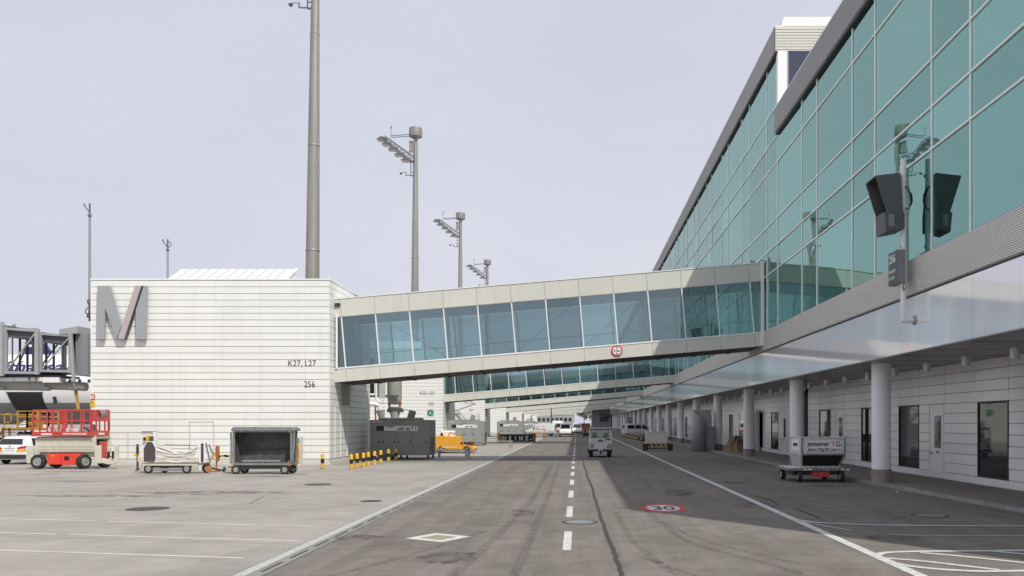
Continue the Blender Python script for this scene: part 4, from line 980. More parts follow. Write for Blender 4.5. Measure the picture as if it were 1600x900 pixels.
MB().grid(sag2, 22, 9).build('canvas_top', M['canvas'], d, smooth=True)
for k in range(3):
    MB().tube([(X(243)+(X(306)-X(243))*i/12, .0-.012*k, Z(703+5*k)-(.17-.03*k)*math.sin(math.pi*i/12)) for i in range(13)], .022, n=6).build('canvas_fold', M['canvas'], d, smooth=True)
MB().bar((X(246),1.35,Z(695)),(X(307),1.35,Z(697)),.03).bar((X(258),1.35,Z(702)),(X(306),1.35,Z(702)),.03).bar((X(285.5),1.35,Z(703)),(X(285.5),1.35,Z(694)),.03).build('rear_rail', M['cartgrey'], d)
for yy in (.0, 1.35): MB().prism([(X(306.5),Z(722)),(X(308),Z(700)),(X(310.5),Z(693)),(X(312),Z(693)),(X(309.5),Z(703)),(X(308.3),Z(722))], 'y', yy, yy+.07).build('end_strut', M['white'], d)
MB().box(X(311.5), X(313.5), .0, .08, Z(735), Z(691.5)).box(X(318.3), X(320.5), .0, .08, Z(723), Z(691.5)).box(X(313.5), X(318.3), .0, .08, Z(693), Z(691.5)).build('end_frame', M['white'], d)
MB().box(X(313.5), X(318.3), .04, .07, Z(722), Z(693)).build('end_plate', M['aubergine'], d); MB().bar((X(320),.2,Z(692)),(X(326),.3,Z(722)),.07).build('end_brace', M['cartgrey'], d); MB().bar((X(320),.9,Z(695)),(X(327),.9,Z(712)),.06).build('end_brace', M['cartgrey'], d)
for a, b in ((215.5,222),(303.5,309)): MB().box(X(a), X(b), -.08, .12, Z(722), Z(713)).build('marker_block', M['canvas'], d, bev=.03); MB().box(X(a)+.05, X(b)-.04, -.085, -.07, Z(720), Z(715)).build('reflector', M['yellow'], d)
MB().cyl((X(214.5),.05,Z(734)),(X(214.5),.05,Z(694)),.045,n=8).cyl((X(214.5),.05,Z(712)),(X(214.5),.05,Z(698)),.06,n=8).bar((X(211),.05,Z(735.5)),(X(218),.05,Z(733)),.05).build('tow_bar', M['dark'], d); MB().box(X(209.5), X(216.5), .0, .1, Z(712.5), Z(709)).build('bar_latch', M['yellow'], d)
MB().lathe([(.05,-.05),(.14,-.05),(.14,.05),(.05,.05)], (X(324),.2,.2), 'y', 14).build('guide_wheel', M['rust'], d, smooth=True)
MB().bar((X(318),.3,Z(729)),(X(343),.25,Z(735)),.07).bar((X(343),.25,Z(735)),(X(352),.2,Z(734)),.05).build('drawbar', M['dark'], d); MB().cyl((X(349),.1,Z(736)),(X(349),.3,Z(731)),.06,n=8).build('coupling', M['black'], d)

for o in DOLLY.children:
    if o.name.startswith(('rear_cabinet','cabinet_inside','control_','battery')): o.location.x -= .22
DOLLY.scale = (1, .45, 1)
# ------------------------------------------------------------------ striped barrier between the carts
Yb = 37.2; X, Z = mk(345, 736, Yb)
d = thing('striped_barrier', 'rusty orange post and yellow black striped bar between dolly and dark cart', 'barrier', (wx(345,Yb), Yb, 0))
MB().box(X(337.5), X(339), -.05, .05, 0, Z(695.5)).box(X(338.8), X(342), -.09, .09, Z(720), Z(696)).build('post', M['rust'], d, bev=.01)
MB().box(X(342), X(364), -.03, .03, Z(713.8), Z(709.5)).build('striped_bar', M['hazard'], d)
MB().box(X(326), X(337), -.03, .03, Z(713.5), Z(710)).box(X(328), X(337), -.03, .03, Z(703), Z(700)).build('cross_arm', M['canvas'], d); MB().bar((X(329),0,Z(718)),(X(337),0,Z(706)),.07).build('stay', M['orange'], d)
MB().box(X(334), X(344), -.35, .35, 0, .06).build('base_plate', M['rust'], d)

# ------------------------------------------------------------------ dark covered baggage cart
Yc = 35.3; X, Z = mk(411, 741, Yc)
d = CART = thing('baggage_cart', 'dark grey covered baggage cart with open side, empty, in front of the cream wall', 'baggage cart', (wx(411,Yc), Yc, 0))
xl_, xr_ = X(363.5), X(456)
MB().box(xl_, xr_, -.03, 1.5, Z(727), Z(723.8)).build('deck_frame', M['cartgrey'], d, bev=.015)
MB().box(xl_+.1, xr_-.1, .1, 1.4, Z(733), Z(727)).build('underframe', M['dark'], d)
for p in (363.6, 453.5): MB().box(X(p), X(p)+.085, 0, .07, Z(724), Z(672)).build('corner_post', M['cartgrey'], d); MB().box(X(p), X(p)+.085, 1.4, 1.48, Z(724), Z(672)).build('corner_post', M['cartgrey'], d)
MB().prism([(X(361),Z(673.5)),(X(362.3),Z(669)),(X(365.5),Z(667)),(X(456),Z(667.2)),(X(460.5),Z(669.5)),(X(461.2),Z(673.5))], 'y', -.10, 1.55).build('roof', M['cartgrey'], d, bev=.03)
MB().box(X(365), X(456), -.06, .02, Z(675.5), Z(673)).build('front_rail', M['cartgrey'], d)
def lin(u, v):
    return Vector((xl_+.08+(xr_-xl_-.16)*u, 1.38-.10*math.sin(3.1*u)*(1-v)-.02*math.sin(25*u), Z(723)+v*(Z(673)-Z(723))))
MB().grid(lin, 20, 8).build('back_lining', M['cartdark'], d, smooth=True)
for s, xx in ((0,xl_+.06),(1,xr_-.06)):
    MB().grid(lambda u, v: Vector((xx+(.03 if s == 0 else -.03)*math.sin(9*u+3*v), .05+1.35*u, Z(723)+v*(Z(673)-Z(723)))), 8, 6).build('side_lining', M['cartdark'], d, smooth=True)
MB().box(xl_+.07, xr_-.07, .02, 1.4, Z(723.5), Z(722)).build('floor_board', M['cartdark'], d)
MB().bar((xl_+.3,1.2,Z(703)),(xr_-.3,1.2,Z(702)),.03).build('back_bar', M['dark'], d); MB().box(X(372), X(432), .9, 1.2, Z(722), Z(719.5)).build('floor_sheet', M['unit'], d)
MB().tube([(X(361.5),-.05,Z(676)),(X(362),-.06,Z(695)),(X(361.7),-.05,Z(724))], .05, n=8).build('rolled_curtain', M['cartgrey'], d); MB().tube([(X(460),-.02,Z(674)),(X(459),-.04,Z(700)),(X(456.5),-.03,Z(722))], .045, n=8).build('rolled_curtain', M['cartgrey'], d)
MB().tube([(X(370)+i*(X(450)-X(370))/10, -.07, Z(673.5)-.03*(i % 2)) for i in range(11)], .045, n=7).build('rolled_cover', M['cartdark'], d)
MB().box(X(450), X(452.5), -.07, -.03, Z(728), Z(720)).build('reflector', M['rust'], d); MB().box(X(361.5), X(364), -.07, -.03, Z(727), Z(720)).build('reflector', M['orange'], d)
for p, yy in ((368,.02),(444.5,.02),(373,1.35),(449,1.35)): wheel(d, (X(p), yy+.05, .195), .195, .13, 'y')
MB().bar((X(361),.7,.3),(X(352),.7,.28),.05).build('drawbar', M['dark'], d)
CART.scale = (1, .45, 1)

# ------------------------------------------------------------------ utility cabinet with hose behind the cart
Yu = 41.5; X, Z = mk(465, 729, Yu)
d = thing('utility_cabinet', 'pale utility cabinet with orange hoses behind the dark cart', 'cabinet', (wx(465,Yu), Yu, 0))
MB().box(X(457), X(468.5), 0, .5, 0, Z(682.5)).build('housing', M['canvas'], d, bev=.01); MB().box(X(460.5), X(467.6), -.012, .0, Z(706), Z(684.5)).build('door', M['cartgrey'], d); MB().box(X(461.5), X(464.5), -.016, -.01, Z(694), Z(689)).build('dial_window', M['letterw'], d)
for k in range(3): MB().tube([(X(460+2.2*k),-.08,Z(698)), (X(467.5),-.1-.03*k,Z(695-k)), (X(468.5),-.1,Z(708)), (X(466+k),-.08,Z(720)), (X(462),-.08,Z(722-2*k))], .035, n=7).build('hose', M['orange'], d)
MB().box(X(459), X(466), -.1, .0, Z(726), Z(721)).build('hose_tray', M['yellow'], d)

# ------------------------------------------------------------------ air conditioning units
def ac_unit():
    Ya = 49.5; X, Z = mk(624, 718.5, Ya)
    d = thing('air_unit', 'nearest anthracite air conditioning unit with white graphic, beside the bollards', 'air unit', (wx(624,Ya), Ya, 0), 0, 'anthracite air units beside the gates')
    xa, xb = X(577.5), X(671); z0, z1 = Z(712.5), Z(656.7)
    MB().box(xa, xb, .03, 2.2, z0, z1).build('housing', M['unit'], d, bev=.02)
    zc = Z(675)
    ds = [577.9, 595.5, 619.5, 643.8, 668.2]
    for a, b in zip(ds[:-1], ds[1:]): 
        o = MB().box(X(a)+.012, X(b)-.012, .005, .03, z0+.04, zc-.01).build('door', M['unit'], d, bev=.006)
        for q in ((b-3.2,) if a == ds[0] or b == ds[-1] else (a+3.2, b-3.2)): MB().box(X(q)-.035, X(q)+.035, -.012, .006, Z(692.8), Z(689.6)).build('handle', M['black'], o)
    MB().box(X(577.8), X(671)-.01, .01, .03, zc, z1-.02).build('fascia_panel', M['unit'], d, bev=.006)
    MB().box(X(588), X(600), .0, .01, Z(674), Z(666)).build('graphic_block', M['black'], d)
    MB().prism([(X(600),Z(674)),(X(600),Z(666.3)),(X(606),Z(668.4)),(X(613),Z(669)),(X(619.5),Z(666.3)),(X(643),Z(666.3)),(X(643),Z(672)),(X(645.5),Z(672.5)),(X(645.5),Z(666.3)),(X(648.5),Z(666.3)),(X(648.5),Z(672.5)),(X(650.5),Z(672.5)),(X(650.5),Z(666.6)),(X(652.5),Z(666.6)),(X(652.5),Z(674))], 'y', .002, .01).build('graphic_shape', M['letterw'], d)
    for pts in ([(620,673.3),(624,668.6),(631,668.6),(631,673.3)],[(634,673.3),(634,668.6),(640,668.6),(641.5,673.3)]): MB().prism([(X(a),Z(b)) for a, b in pts], 'y', -.001, .003).build('graphic_cutout', M['unit'], d)
    text('lettering', 'NERR', .20, M['signgrey'], d, (X(613),.004,Z(663.8)), (R(90),0,0), sx=.95, bold=.012)
    MB().box(X(582.5), X(596), .004, .011, Z(659.8), Z(658.9)).build('caption_line', M['letterw'], d)
    for i in range(11): MB().box(xb-.002, xb+.012, .35, 1.75, z0+.15+.085*i, z0+.20+.085*i).build('side_louvre', M['dark'], d)
    for p in (580, 626, 668): MB().box(X(p)-.05, X(p)+.05, .1, .2, 0, z0).build('foot', M['dark'], d); MB().box(X(p)-.05, X(p)+.05, 1.9, 2.0, 0, z0).build('foot', M['dark'], d)
    MB().box(X(590), X(612), .1, 1.0, .04, z0).build('hose_basket', M['cartgrey'], d)
    for p in (596, 613, 631, 646): MB().lathe([(.42,0),(.42,.10),(.36,.12),(.1,.13)], (X(p), 1.0, z1), n=18).build('roof_fan', M['steel'], d, smooth=True)
    MB().cyl((X(636),.9,z1),(X(640.5),.9,Z(642)),.22,n=14).build('flue', M['unit'], d, smooth=True)
    MB().tube([(X(589)+i*.28, .5, z1+.04+.03*(i % 2)) for i in range(9)], .035, n=6).build('roof_pipe', M['steel'], d)
    return d
u1 = ac_unit()
u2 = copy_tree(u1, (wx(728,80), 80.0, 0), 'second anthracite air unit, behind the orange tractor')
u3 = copy_tree(u1, (wx(797,112), 112.0, 0), 'third anthracite air unit, behind the black lettered container')
copy_tree(u1, (wx(826,152), 152, 0), 'farthest anthracite air unit, left of the white panel van')

# ------------------------------------------------------------------ boarding bridge rotunda behind the first gate building
Yr = 60.5; X, Z = mk(617, 706, Yr)
d = thing('bridge_rotunda', 'grey boarding bridge rotunda drum on a column behind the first gate building', 'rotunda', (wx(617,Yr), Yr, 0))
MB().lathe([(.30,0),(.30,Z(650)),(.42,Z(640)),(.42,Z(634))], (0,0,0), n=16).build('column', M['jetgrey'], d, smooth=True)
MB().lathe([(.30,Z(631)),(.45,Z(627)),(.52,Z(622)),(.52,Z(575)),(.56,Z(572))], (X(616.5),0,0), n=24).build('drum', M['tubegrey'], d, smooth=True)
MB().lathe([(.3,Z(640)),(.5,Z(639)),(.5,Z(636)),(.3,Z(634))], (0,0,0), n=16).build('slew_ring', M['jetdark'], d, smooth=True)
MB().box(X(597), X(606), -.9, -.8, Z(622), Z(580)).box(X(589), X(596), -.3, .3, Z(616), Z(580)).build('side_wall', M['alu'], d); MB().box(X(580), X(588.5), -.8, -.7, Z(614), Z(560)).build('rotunda_window', M['dglass'], d)
MB().box(X(570), X(626), -.75, -.6, Z(620), Z(616.5)).box(X(606), X(629), -.3, .4, Z(643), Z(638)).build('floor_beam', M['jetdark'], d)
MB().tube([(X(575),-1.1,Z(631)),(X(592),-1.1,Z(631)),(X(598),-1.1,Z(633)),(X(600),-1.1,Z(641))], .14, n=10).build('air_duct', M['white'], d, smooth=True)
MB().cyl((X(600),-1.1,Z(640)),(X(602.5),-1.1,Z(653)),.32,.20,n=14).build('duct_hood', M['unit'], d, smooth=True)
MB().tube([(X(592),-.9,Z(580)),(X(592.5),-.9,Z(622)),(X(596),-.9,Z(627)),(X(605),-.6,Z(628))], .09, n=8).build('conduit', M['white'], d, smooth=True)
MB().bar((X(588),-.3,Z(633)),(X(590),-.3,0),.10).bar((X(626),.2,Z(627)),(X(616),0,Z(655)),.14).bar((X(606),.2,Z(627)),(X(614),0,Z(655)),.14).build('stay', M['rust'], d)
MB().bar((X(622),0,Z(636)),(X(640),.2,Z(640)),.05).build('cable_arm', M['steel'], d)
# similar rotunda glimpsed beyond the second building
Yr = 101; X, Z = mk(720, 689, Yr)
d = thing('bridge_support', 'slanting boarding bridge support and white box beyond the second gate building', 'bridge support', (wx(728,Yr), Yr, 0))
MB().bar((-1.9,0,Z(646)),(1.2,0,Z(631)),.16).bar((-1.2,0,Z(640)),(.2,0,Z(660)),.12).build('strut', M['jetgrey'], d)
MB().box(-1.6,1.4,.3,2.4,Z(662),Z(646)).build('machine_box', M['white'], d); MB().box(-1.8,1.6,.3,2.2,0,Z(662)).build('plinth', M['unit'], d)

# ------------------------------------------------------------------ orange tractor
Yo = 59.6; X, Z = mk(712, 708, Yo)
d = thing('apron_tractor', 'orange yellow low tractor with white hood parked behind the anthracite unit', 'tractor', (wx(712,Yo), Yo, 0))
MB().prism([(X(681),Z(702)),(X(681),Z(681)),(X(715),Z(682)),(X(719),Z(691)),(X(719),Z(702))], 'y', 0, 1.5).build('body', M['orange'], d, bev=.03)
MB().prism([(X(716),Z(704)),(X(716),Z(697)),(X(722),Z(694)),(X(738),Z(697)),(X(743),Z(700)),(X(741),Z(705))], 'y', .05, 1.45).build('nose', M['orange'], d, bev=.03)
MB().box(X(681), X(740), -.03, 1.5, Z(706), Z(702)).build('side_step', M['steel'], d); MB().box(X(690), X(715), -.02, .0, Z(699.5), Z(698)).build('body_stripe', M['canvas'], d)
MB().box(X(686), X(708), .5, 1.4, Z(689), Z(673)).build('white_hood', M['white'], d, bev=.08); MB().prism([(X(687),Z(686)),(X(687),Z(677)),(X(689),Z(676)),(X(692),Z(682)),(X(692),Z(686))], 'y', .44, .5).build('seat', M['black'], d)
for pts in ([(X(700),.05,Z(682)),(X(703),.05,Z(676)),(X(722),.05,Z(681)),(X(724),.05,Z(696))],[(X(710),.05,Z(683)),(X(713),.05,Z(688)),(X(720),.05,Z(692))],[(X(724),.3,Z(696)),(X(735),.3,Z(688)),(X(737),.3,Z(698))]): MB().tube(pts, .04, n=6).build('guard_rail', M['ochre'], d)
MB().box(X(716), X(738), .2, 1.3, Z(694.5), Z(691)).build('engine_cover', M['dark'], d)
for p in (690, 729):
    for yy in (.08, 1.42): wheel(d, (X(p), yy, .26), .26, .2, 'y')
# posts along the apron edge
x, y = gxy(730.5, 720)
d = thing('grey_post', 'stout dark grey post on the apron in front of the orange tractor', 'bollard', (x, y, 0))
MB().box(-.13,.13,-.13,.13,0,.66).build('post', M['unit'], d, bev=.02); MB().box(-.17,.20,-.15,.15,.66,.70).box(-.02,.22,-.16,.16,0,.05).build('cap', M['cartgrey'], d)
x, y = gxy(686.5, 716.5)
d = thing('hydrant_post', 'short pale post between the dark unit and the grey bollard', 'post', (x, y, 0))
MB().box(-.07,.07,-.07,.07,0,.48).build('post', M['steel'], d); MB().box(-.3,.3,-.3,.3,0,.03).build('foot_plate', M['canvas'], d); MB().cyl((-.14,0,.44),(.14,0,.44),.06,n=10).build('nozzle', M['steel'], d)
x, y = gxy(798, 698)
d = thing('beam_barrier', 'low grey horizontal beam on a dark post in front of the lettered container', 'barrier', (x, y, 0))
MB().box(-.16,.16,-.15,.15,0,.45).build('post', M['unit'], d); MB().box(-1.35,.2,-.2,-.05,.45,.56).build('beam', M['steel'], d)
# black container with white letters
Yh = 92.; X, Z = mk(810, 690.5, Yh)
d = thing('lettered_container', 'long low black container with white letters HEINZ and a brown end post', 'container', (wx(810,Yh), Yh, 0))
MB().box(X(778.5), X(835.5), 0, 2.0, .06, Z(678)).build('box', M['black'], d, bev=.02)
for p in (779.5, 835): MB().box(X(p)-.14, X(p)+.14, -.05, .1, 0, Z(676)).build('corner_post', M['yellow'] if p < 800 else M['rust'], d)
for ch, p in zip('HEINZ', (788, 797, 805.5, 814, 823)):
    text('letter', ch, .62, M['letterw'], d, (X(p), -.012, Z(687.2)), (R(90),0,0), sx=.9, align='CENTER', bold=.03)
MB().prism([(X(781),Z(687)),(X(784),Z(681)),(X(785),Z(681)),(X(783),Z(684)),(X(785.5),Z(687)),(X(784),Z(687)),(X(782.5),Z(685))], 'y', -.014, -.006).build('emblem', M['letterw'], d); MB().box(X(828), X(831.5), -.014, -.006, Z(686.8), Z(685.4)).build('dash_mark', M['letterw'], d); MB().prism([(X(833),Z(687)),(X(832.3),Z(682)),(X(833.6),Z(681)),(X(834.3),Z(687))], 'y', -.014, -.006).build('emblem', M['letterw'], d)
# rusty orange cart next to it, street lamp beyond
x, y = gxy(843, 684)
d = thing('rust_cart', 'small rusty orange hand cart right of the black lettered container', 'cart', (x, y, 0))
MB().box(-1.0,1.0,0,1.2,.45,.65).build('bed', M['rust'], d); MB().bar((-.9,0,.6),(-.9,0,1.5),.09).bar((.9,0,.6),(.5,0,1.7),.09).bar((-.9,0,1.2),(.9,0,1.2),.09).build('frame', M['rust'], d)
for s in (-1,1): wheel(d, (s*.7,.1,.25), .25, .15, 'y')
x, y = 861, 130
d = thing('slim_lamp_post', 'slim grey lamp post standing beyond the white panel van', 'lamp post', (wx(861.5,170), 170, 0))
MB().cyl((0,0,0),(0,0,6.8),.14,.10,n=10).build('post', M['steel'], d); MB().bar((0,0,6.7),(1.2,-.2,6.9),.1).build('arm', M['steel'], d)
d = thing('service_truck', 'tiny red and white service vehicle beyond the white panel van', 'truck', (wx(871,150), 150, 0))
MB().box(-.9,.9,0,2.2,.5,2.2).build('cab', M['whitegloss'], d, bev=.08); MB().box(-.95,.95,2.3,5,.5,2.5).build('load_box', M['white'], d); MB().box(-.75,.75,-.02,.02,1.3,2.0).build('windscreen', M['dglass'], d); MB().box(-.9,.9,-.05,.0,.5,.85).build('bumper', M['red'], d)
for s in (-1,1): wheel(d, (s*.75,.7,.4), .4, .25, 'x'); wheel(d, (s*.75,4,.4), .4, .25, 'x')
for i, (px, w_, lb) in enumerate(((908,2.1,'small dark red tractor far down the right lane'),(916,2.6,'rusty red cargo loader far down the road left of the tug'))):
    x, y = gxy(px, 677-i*1.2)
    d = thing('red_tractor', lb, 'tractor', (x, y, 0))
    MB().box(-w_/2,w_/2,0,3,.5,1.3).build('body', M['rust'], d, bev=.05); MB().box(-w_*.3,w_*.3,.6,2.2,1.3,2.0).build('cab', M['red'], d, bev=.05); MB().box(-w_*.27,w_*.27,.57,.61,1.4,1.9).build('windscreen', M['dglass'], d)
    for s in (-1,1): wheel(d, (s*w_*.4,.4,.4), .4, .3, 'x'); wheel(d, (s*w_*.4,2.5,.4), .4, .3, 'x')
x, y = gxy(916.5, 684)
d = thing('dark_trolley', 'small dark trolley at the left side of the tug', 'trolley', (x, y, 0))
MB().box(-.5,.5,0,1.4,.25,.7).build('box', M['black'], d, bev=.03)
for s in (-1,1): wheel(d, (s*.4,.2,.16), .16, .1, 'x'); wheel(d, (s*.4,1.2,.16), .16, .1, 'x')

# ------------------------------------------------------------------ yellow black blocks along the far columns
hb = None
for i in range(9):
    y = 98+3.7*i; x = 7.75-.02*i + (.25 if i == 0 else 0)
    if hb is None:
        hb = thing('hazard_block', 'nearest yellow and black striped barrier block before the far columns', 'barrier', (x, y, 0), 0, 'yellow and black barrier blocks')
        MB().prism([(-.45,0),(.45,0),(.32,.58),(-.32,.58)], 'y', 0, 1.6).build('block', M['hazardy'], hb, bev=.02); MB().box(-.46,.46,-.01,1.62,0,.12).build('foot', M['black'], hb)
    else:
        copy_tree(hb, (x, y, 0), '%s yellow and black striped block of the row leading to the silver van' % ['','second','third','fourth','fifth','sixth','seventh','eighth','farthest'][i])
# ------------------------------------------------------------------ pale box on striped trestle
Yt = 65.; X, Z = mk(1027, 704, Yt)
d = thing('trestle_box', 'pale boxy trailer on a yellow black striped frame, left of the grey air intake', 'trailer', (wx(1027,Yt), Yt, 0))
MB().box(X(1010.5), X(1042.5), 0, 1.4, Z(693), Z(676)).build('box', M['canvas'], d, bev=.02); MB().box(X(1009.5), X(1043), -.03, 1.45, Z(676), Z(674.5)).build('lid', M['alu'], d); MB().box(X(1009.6), X(1013), -.035, .02, Z(693), Z(676)).build('edge_frame', M['alu'], d)
MB().box(X(1007), X(1048), -.02, .12, Z(697.5), Z(693.4)).build('striped_beam', M['hazard'], d); MB().box(X(1012), X(1043), .2, .3, Z(701.5), Z(699.5)).build('lower_bar', M['dark'], d)
for p in (1006.5, 1010.8, 1045.5, 1049.5): MB().box(X(p)-.09, X(p)+.09, -.05, .25, 0, Z(693.5)).build('leg', M['black'], d, bev=.015)
# ------------------------------------------------------------------ grey air intake hood
Yi = 64.; X, Z = mk(1099, 702, Yi)
def intake(lab, x, y):
    d = thing('air_intake', lab, 'air intake', (x, y, 0), 0, 'grey air intakes among the columns')
    r = .56; h1 = Z(637); n = 28; mb = MB(); vs = []; 
    for i in range(n):
        t = 2*math.pi*i/n; cxn = math.cos(t); vs += [(r*cxn, r*math.sin(t), 0), (r*cxn, r*math.sin(t), h1-.55*(cxn+1)*.85-.1)]
    mb.add(vs, [(2*i, (2*i+2) % (2*n), (2*i+3) % (2*n), 2*i+1) for i in range(n)])
    o = mb.build('stack', M['jetgrey'], d, smooth=True); sol = o.modifiers.new('wall', 'SOLIDIFY'); sol.thickness = .03
    MB().prism([(-.35,h1-.05),(.95,h1-.03),(.95,h1-1.45),(.55,h1-1.4)], 'y', .0, .9).build('hood', M['tubegrey'], d, bev=.02)
    MB().box(.62,1.15,-.45,.45,0,h1-1.3).build('side_box', M['signgrey'], d, bev=.02)
    return d
intake('grey cylindrical air intake with slanted hood between two columns', 9.25, 63.0)
intake('smaller looking grey air intake far along the column row', 9.3, 152.0)
# ------------------------------------------------------------------ earth pile and white-framed doorway
x, y = 11.65, 60.8
def hump(u, v):
    a = 2*math.pi*u; rr = v; hgt = (1-rr**1.7)*.95
    j = .10*math.sin(5*a+3*rr)+.07*math.sin(11*a-5*rr)
    return Vector((math.cos(a)*rr*(.95+j), math.sin(a)*rr*(1.3+j), max(0,hgt*(1+.35*math.sin(3*a+1)*rr+.2*math.sin(9*a+7*rr)))))
d = MB().grid(hump, 40, 14).build('earth_pile', M['earth'], smooth=False, loc=(x, y, .10)); tag(d, 'tan heap of earth under canvas between two columns on the pavement', 'earth pile')
d = thing('white_doorway', 'white framed doorway behind the tan earth heap under the soffit', 'doorway', (XW-.1, 62.2, .1))
MB().box(-.25,.0,-1.7,-1.5,0,3.0).box(-.25,.0,1.1,1.3,0,3.0).box(-.25,.0,-1.5,1.1,2.8,3.0).build('frame', M['white'], d); MB().box(-.06,.0,-1.5,1.1,0,2.8).build('door_leaf', M['unit'], d)

# ------------------------------------------------------------------ freight container on a dolly
Yk = 30.6; X, Z = mk(1286, 754.5, Yk)
d = thing('container_dolly', 'low black roller dolly under the silver freight container near a column', 'dolly', (wx(1286,Yk), Yk, 0))
MB().box(X(1231), X(1325), -.05, 1.8, .42, .50).build('deck', M['cartgrey'], d, bev=.01)
MB().box(X(1240), X(1318), .1, 1.7, .26, .42).build('underframe', M['black'], d); MB().box(X(1268), X(1296), .0, .12, .20, .40).build('brake_box', M['red'], d)
rl = MB()
for i in range(12): rl.cyl((X(1236)+i*.17, 0, .515), (X(1236)+i*.17, 1.7, .515), .03, n=8)
rl.build('roller', M['alu'], d, kind='stuff')
for p in (1255, 1262, 1313, 1321): MB().prism([(X(p),.44),(X(p)+.11,.44),(X(p)+.15,.50),(X(p)+.04,.50)], 'y', -.06, -.05).build('marker_stripe', M['letterw'], d)
for p, yy in ((1250,.1),(1316,.1),(1240,1.6),(1308,1.6)): wheel(d, (X(p), yy, .21), .21, .16, 'x')
u = thing('freight_container', 'silver freight container lettered AKH 72679 LH standing on the black dolly', 'container', (wx(1286,Yk), Yk, .53))
zt = Z(684.5)-.53; zs = Z(711)-.53; xa, xb = X(1252.5), X(1321); W2 = 1.75
fr = lambda y0_, y1_, z0_, z1_: None
# body: upright upper half, front and left lower halves drawn in
def cont(ins): return [Vector((xa+.05,.42,.0)),Vector((xb-.05-.10,.42,.0)),Vector((xb-.10,W2,0)),Vector((xa+.02,W2,0))]
body = MB()
lo = [(xa+.10,.36,.02),(xb-.14,.36,.02),(xb-.14,W2,.02),(xa+.10,W2,.02)]; mi = [(xa,.0,zs),(xb,.0,zs),(xb,W2,zs),(xa,W2,zs)]; hi = [(xa,.0,zt),(xb,.0,zt),(xb,W2,zt),(xa,W2,zt)]
body.add(lo+mi+hi, [(0,3,2,1),(1,2,6,5),(2,3,7,6),(3,0,4,7),(4,5,9,8),(5,6,10,9),(6,7,11,10),(7,4,8,11),(8,9,10,11)])
body.build('shell', M['alu'], u)
body = MB().add([lo[0],lo[1],mi[1],mi[0]], [(0,1,2,3)]); body.build('lower_curtain', M['black'], u)
MB().box(xa-.03, xb+.02, -.02, .03, zt-.02, zt+.03).box(xa-.03, xa+.02, .03, W2, zt-.02, zt+.03).box(xb-.03, xb+.02, .03, W2, zt-.02, zt+.03).build('top_rim', M['alu'], u)
MB().box(xa-.012, xa+.05, -.012, .05, zs, zt).box(xb-.05, xb+.012, -.012, .05, zs, zt).box(xa, xb, -.02, .03, zs-.03, zs+.02).build('edge_frame', M['cartgrey'], u)
MB().bar(mi[0], lo[0], .06).bar(mi[1], lo[1], .06).build('lower_strut', M['alu'], u); MB().box(xa+.02, xb-.08, .30, .38, -.01, .05).build('base_rail', M['alu'], u)
MB().box(X(1260), X(1314.5), -.022, -.004, Z(708)-.53, Z(689.5)-.53).build('name_board', M['letterw'], u)
text('lettering', 'jettainer', .235, M['letter'], u, (X(1261.3), -.026, Z(697.6)-.53), (R(90),0,0), sx=1.02, bold=.004)
text('lettering', 'AKH 72679 LH', .175, M['letter'], u, (X(1261.5), -.026, Z(706.6)-.53), (R(90),0,0), sx=.93, bold=.004)
MB().prism([(X(1297),Z(692.3)-.53),(X(1300),Z(690.6)-.53),(X(1303),Z(692)-.53),(X(1304),Z(698.5)-.53),(X(1301.5),Z(697.5)-.53),(X(1301),Z(694)-.53)], 'y', -.028, -.021).build('swoosh', M['orange'], u)
for q in ((1305.5,691,1309,694),(1309.8,690.5,1312.5,693),(1306,695.5,1310,699),(1310.5,694.5,1313.5,698.5),(1305,702.5,1308,705),(1309,702.5,1313,704.6)): MB().box(X(q[0]), X(q[2]), -.027, -.021, Z(q[3])-.53, Z(q[1])-.53).build('small_label', M['signgrey'], u)
MB().box(xa-.008, xa+.002, .35, 1.35, Z(706)-.53, Z(688)-.53).build('side_label', M['letterw'], u); MB().box(xa-.012, xa-.007, .55, 1.15, Z(699)-.53, Z(694)-.53).build('side_mark', M['letter'], u)

# ------------------------------------------------------------------ docking guidance pole on the terminal front
Yg = 24.5; gx = wx(1411.5, Yg); gz = lambda p: wz(p, Yg)
d = thing('docking_guidance_pole', 'white pole with hooded dark display and sign 256, fixed to the terminal front', 'guidance pole', (gx, Yg, gz(502)))
Z = lambda p: gz(p)-gz(502)
MB().cyl((0,0,0),(0,0,Z(250)),.085,n=18).cyl((0,0,Z(250)),(0,0,Z(249)),.09,n=18).build('pole', M['white'], d, smooth=True)
MB().cyl((-.085,0,.03),(XF-.04-gx,0,.03),.075,n=16).build('foot_arm', M['white'], d, smooth=True)
MB().cyl((XF-.08-gx,0,.03),(XF-.045-gx,0,.03),.14,n=16).build('foot_flange', M['steel'], d)
lx = lambda p: wx(p, 24.3)-gx; lz = lambda p: wz(p, 24.3)-gz(502)
A_, B_, C_, E_ = (lx(1367.5),lz(274.6)), (lx(1406.5),lz(270)), (lx(1411),lz(331.5)), (lx(1385),lz(331.5))
hood = MB(); y0_, y1_ = -.22, .62; t = .02
hood.prism([A_,B_,C_,E_], 'y', y0_, y0_+t).prism([A_,B_,C_,E_], 'y', y1_-t, y1_)
hood.prism([A_,B_,(B_[0],B_[1]-t),(A_[0]+.01,A_[1]-t)], 'y', y0_+t, y1_-t).prism([(B_[0]-.18,B_[1]-t),(B_[0],B_[1]-t),C_,(C_[0]-.14,C_[1])], 'y', y0_+t, y1_-t)
hood.build('hood', M['display'], d)
MB().box(B_[0]-.21, B_[0]-.185, y0_+.03, y1_-.03, C_[1]+.1, B_[1]-.08).build('display_screen', M['black'], d)
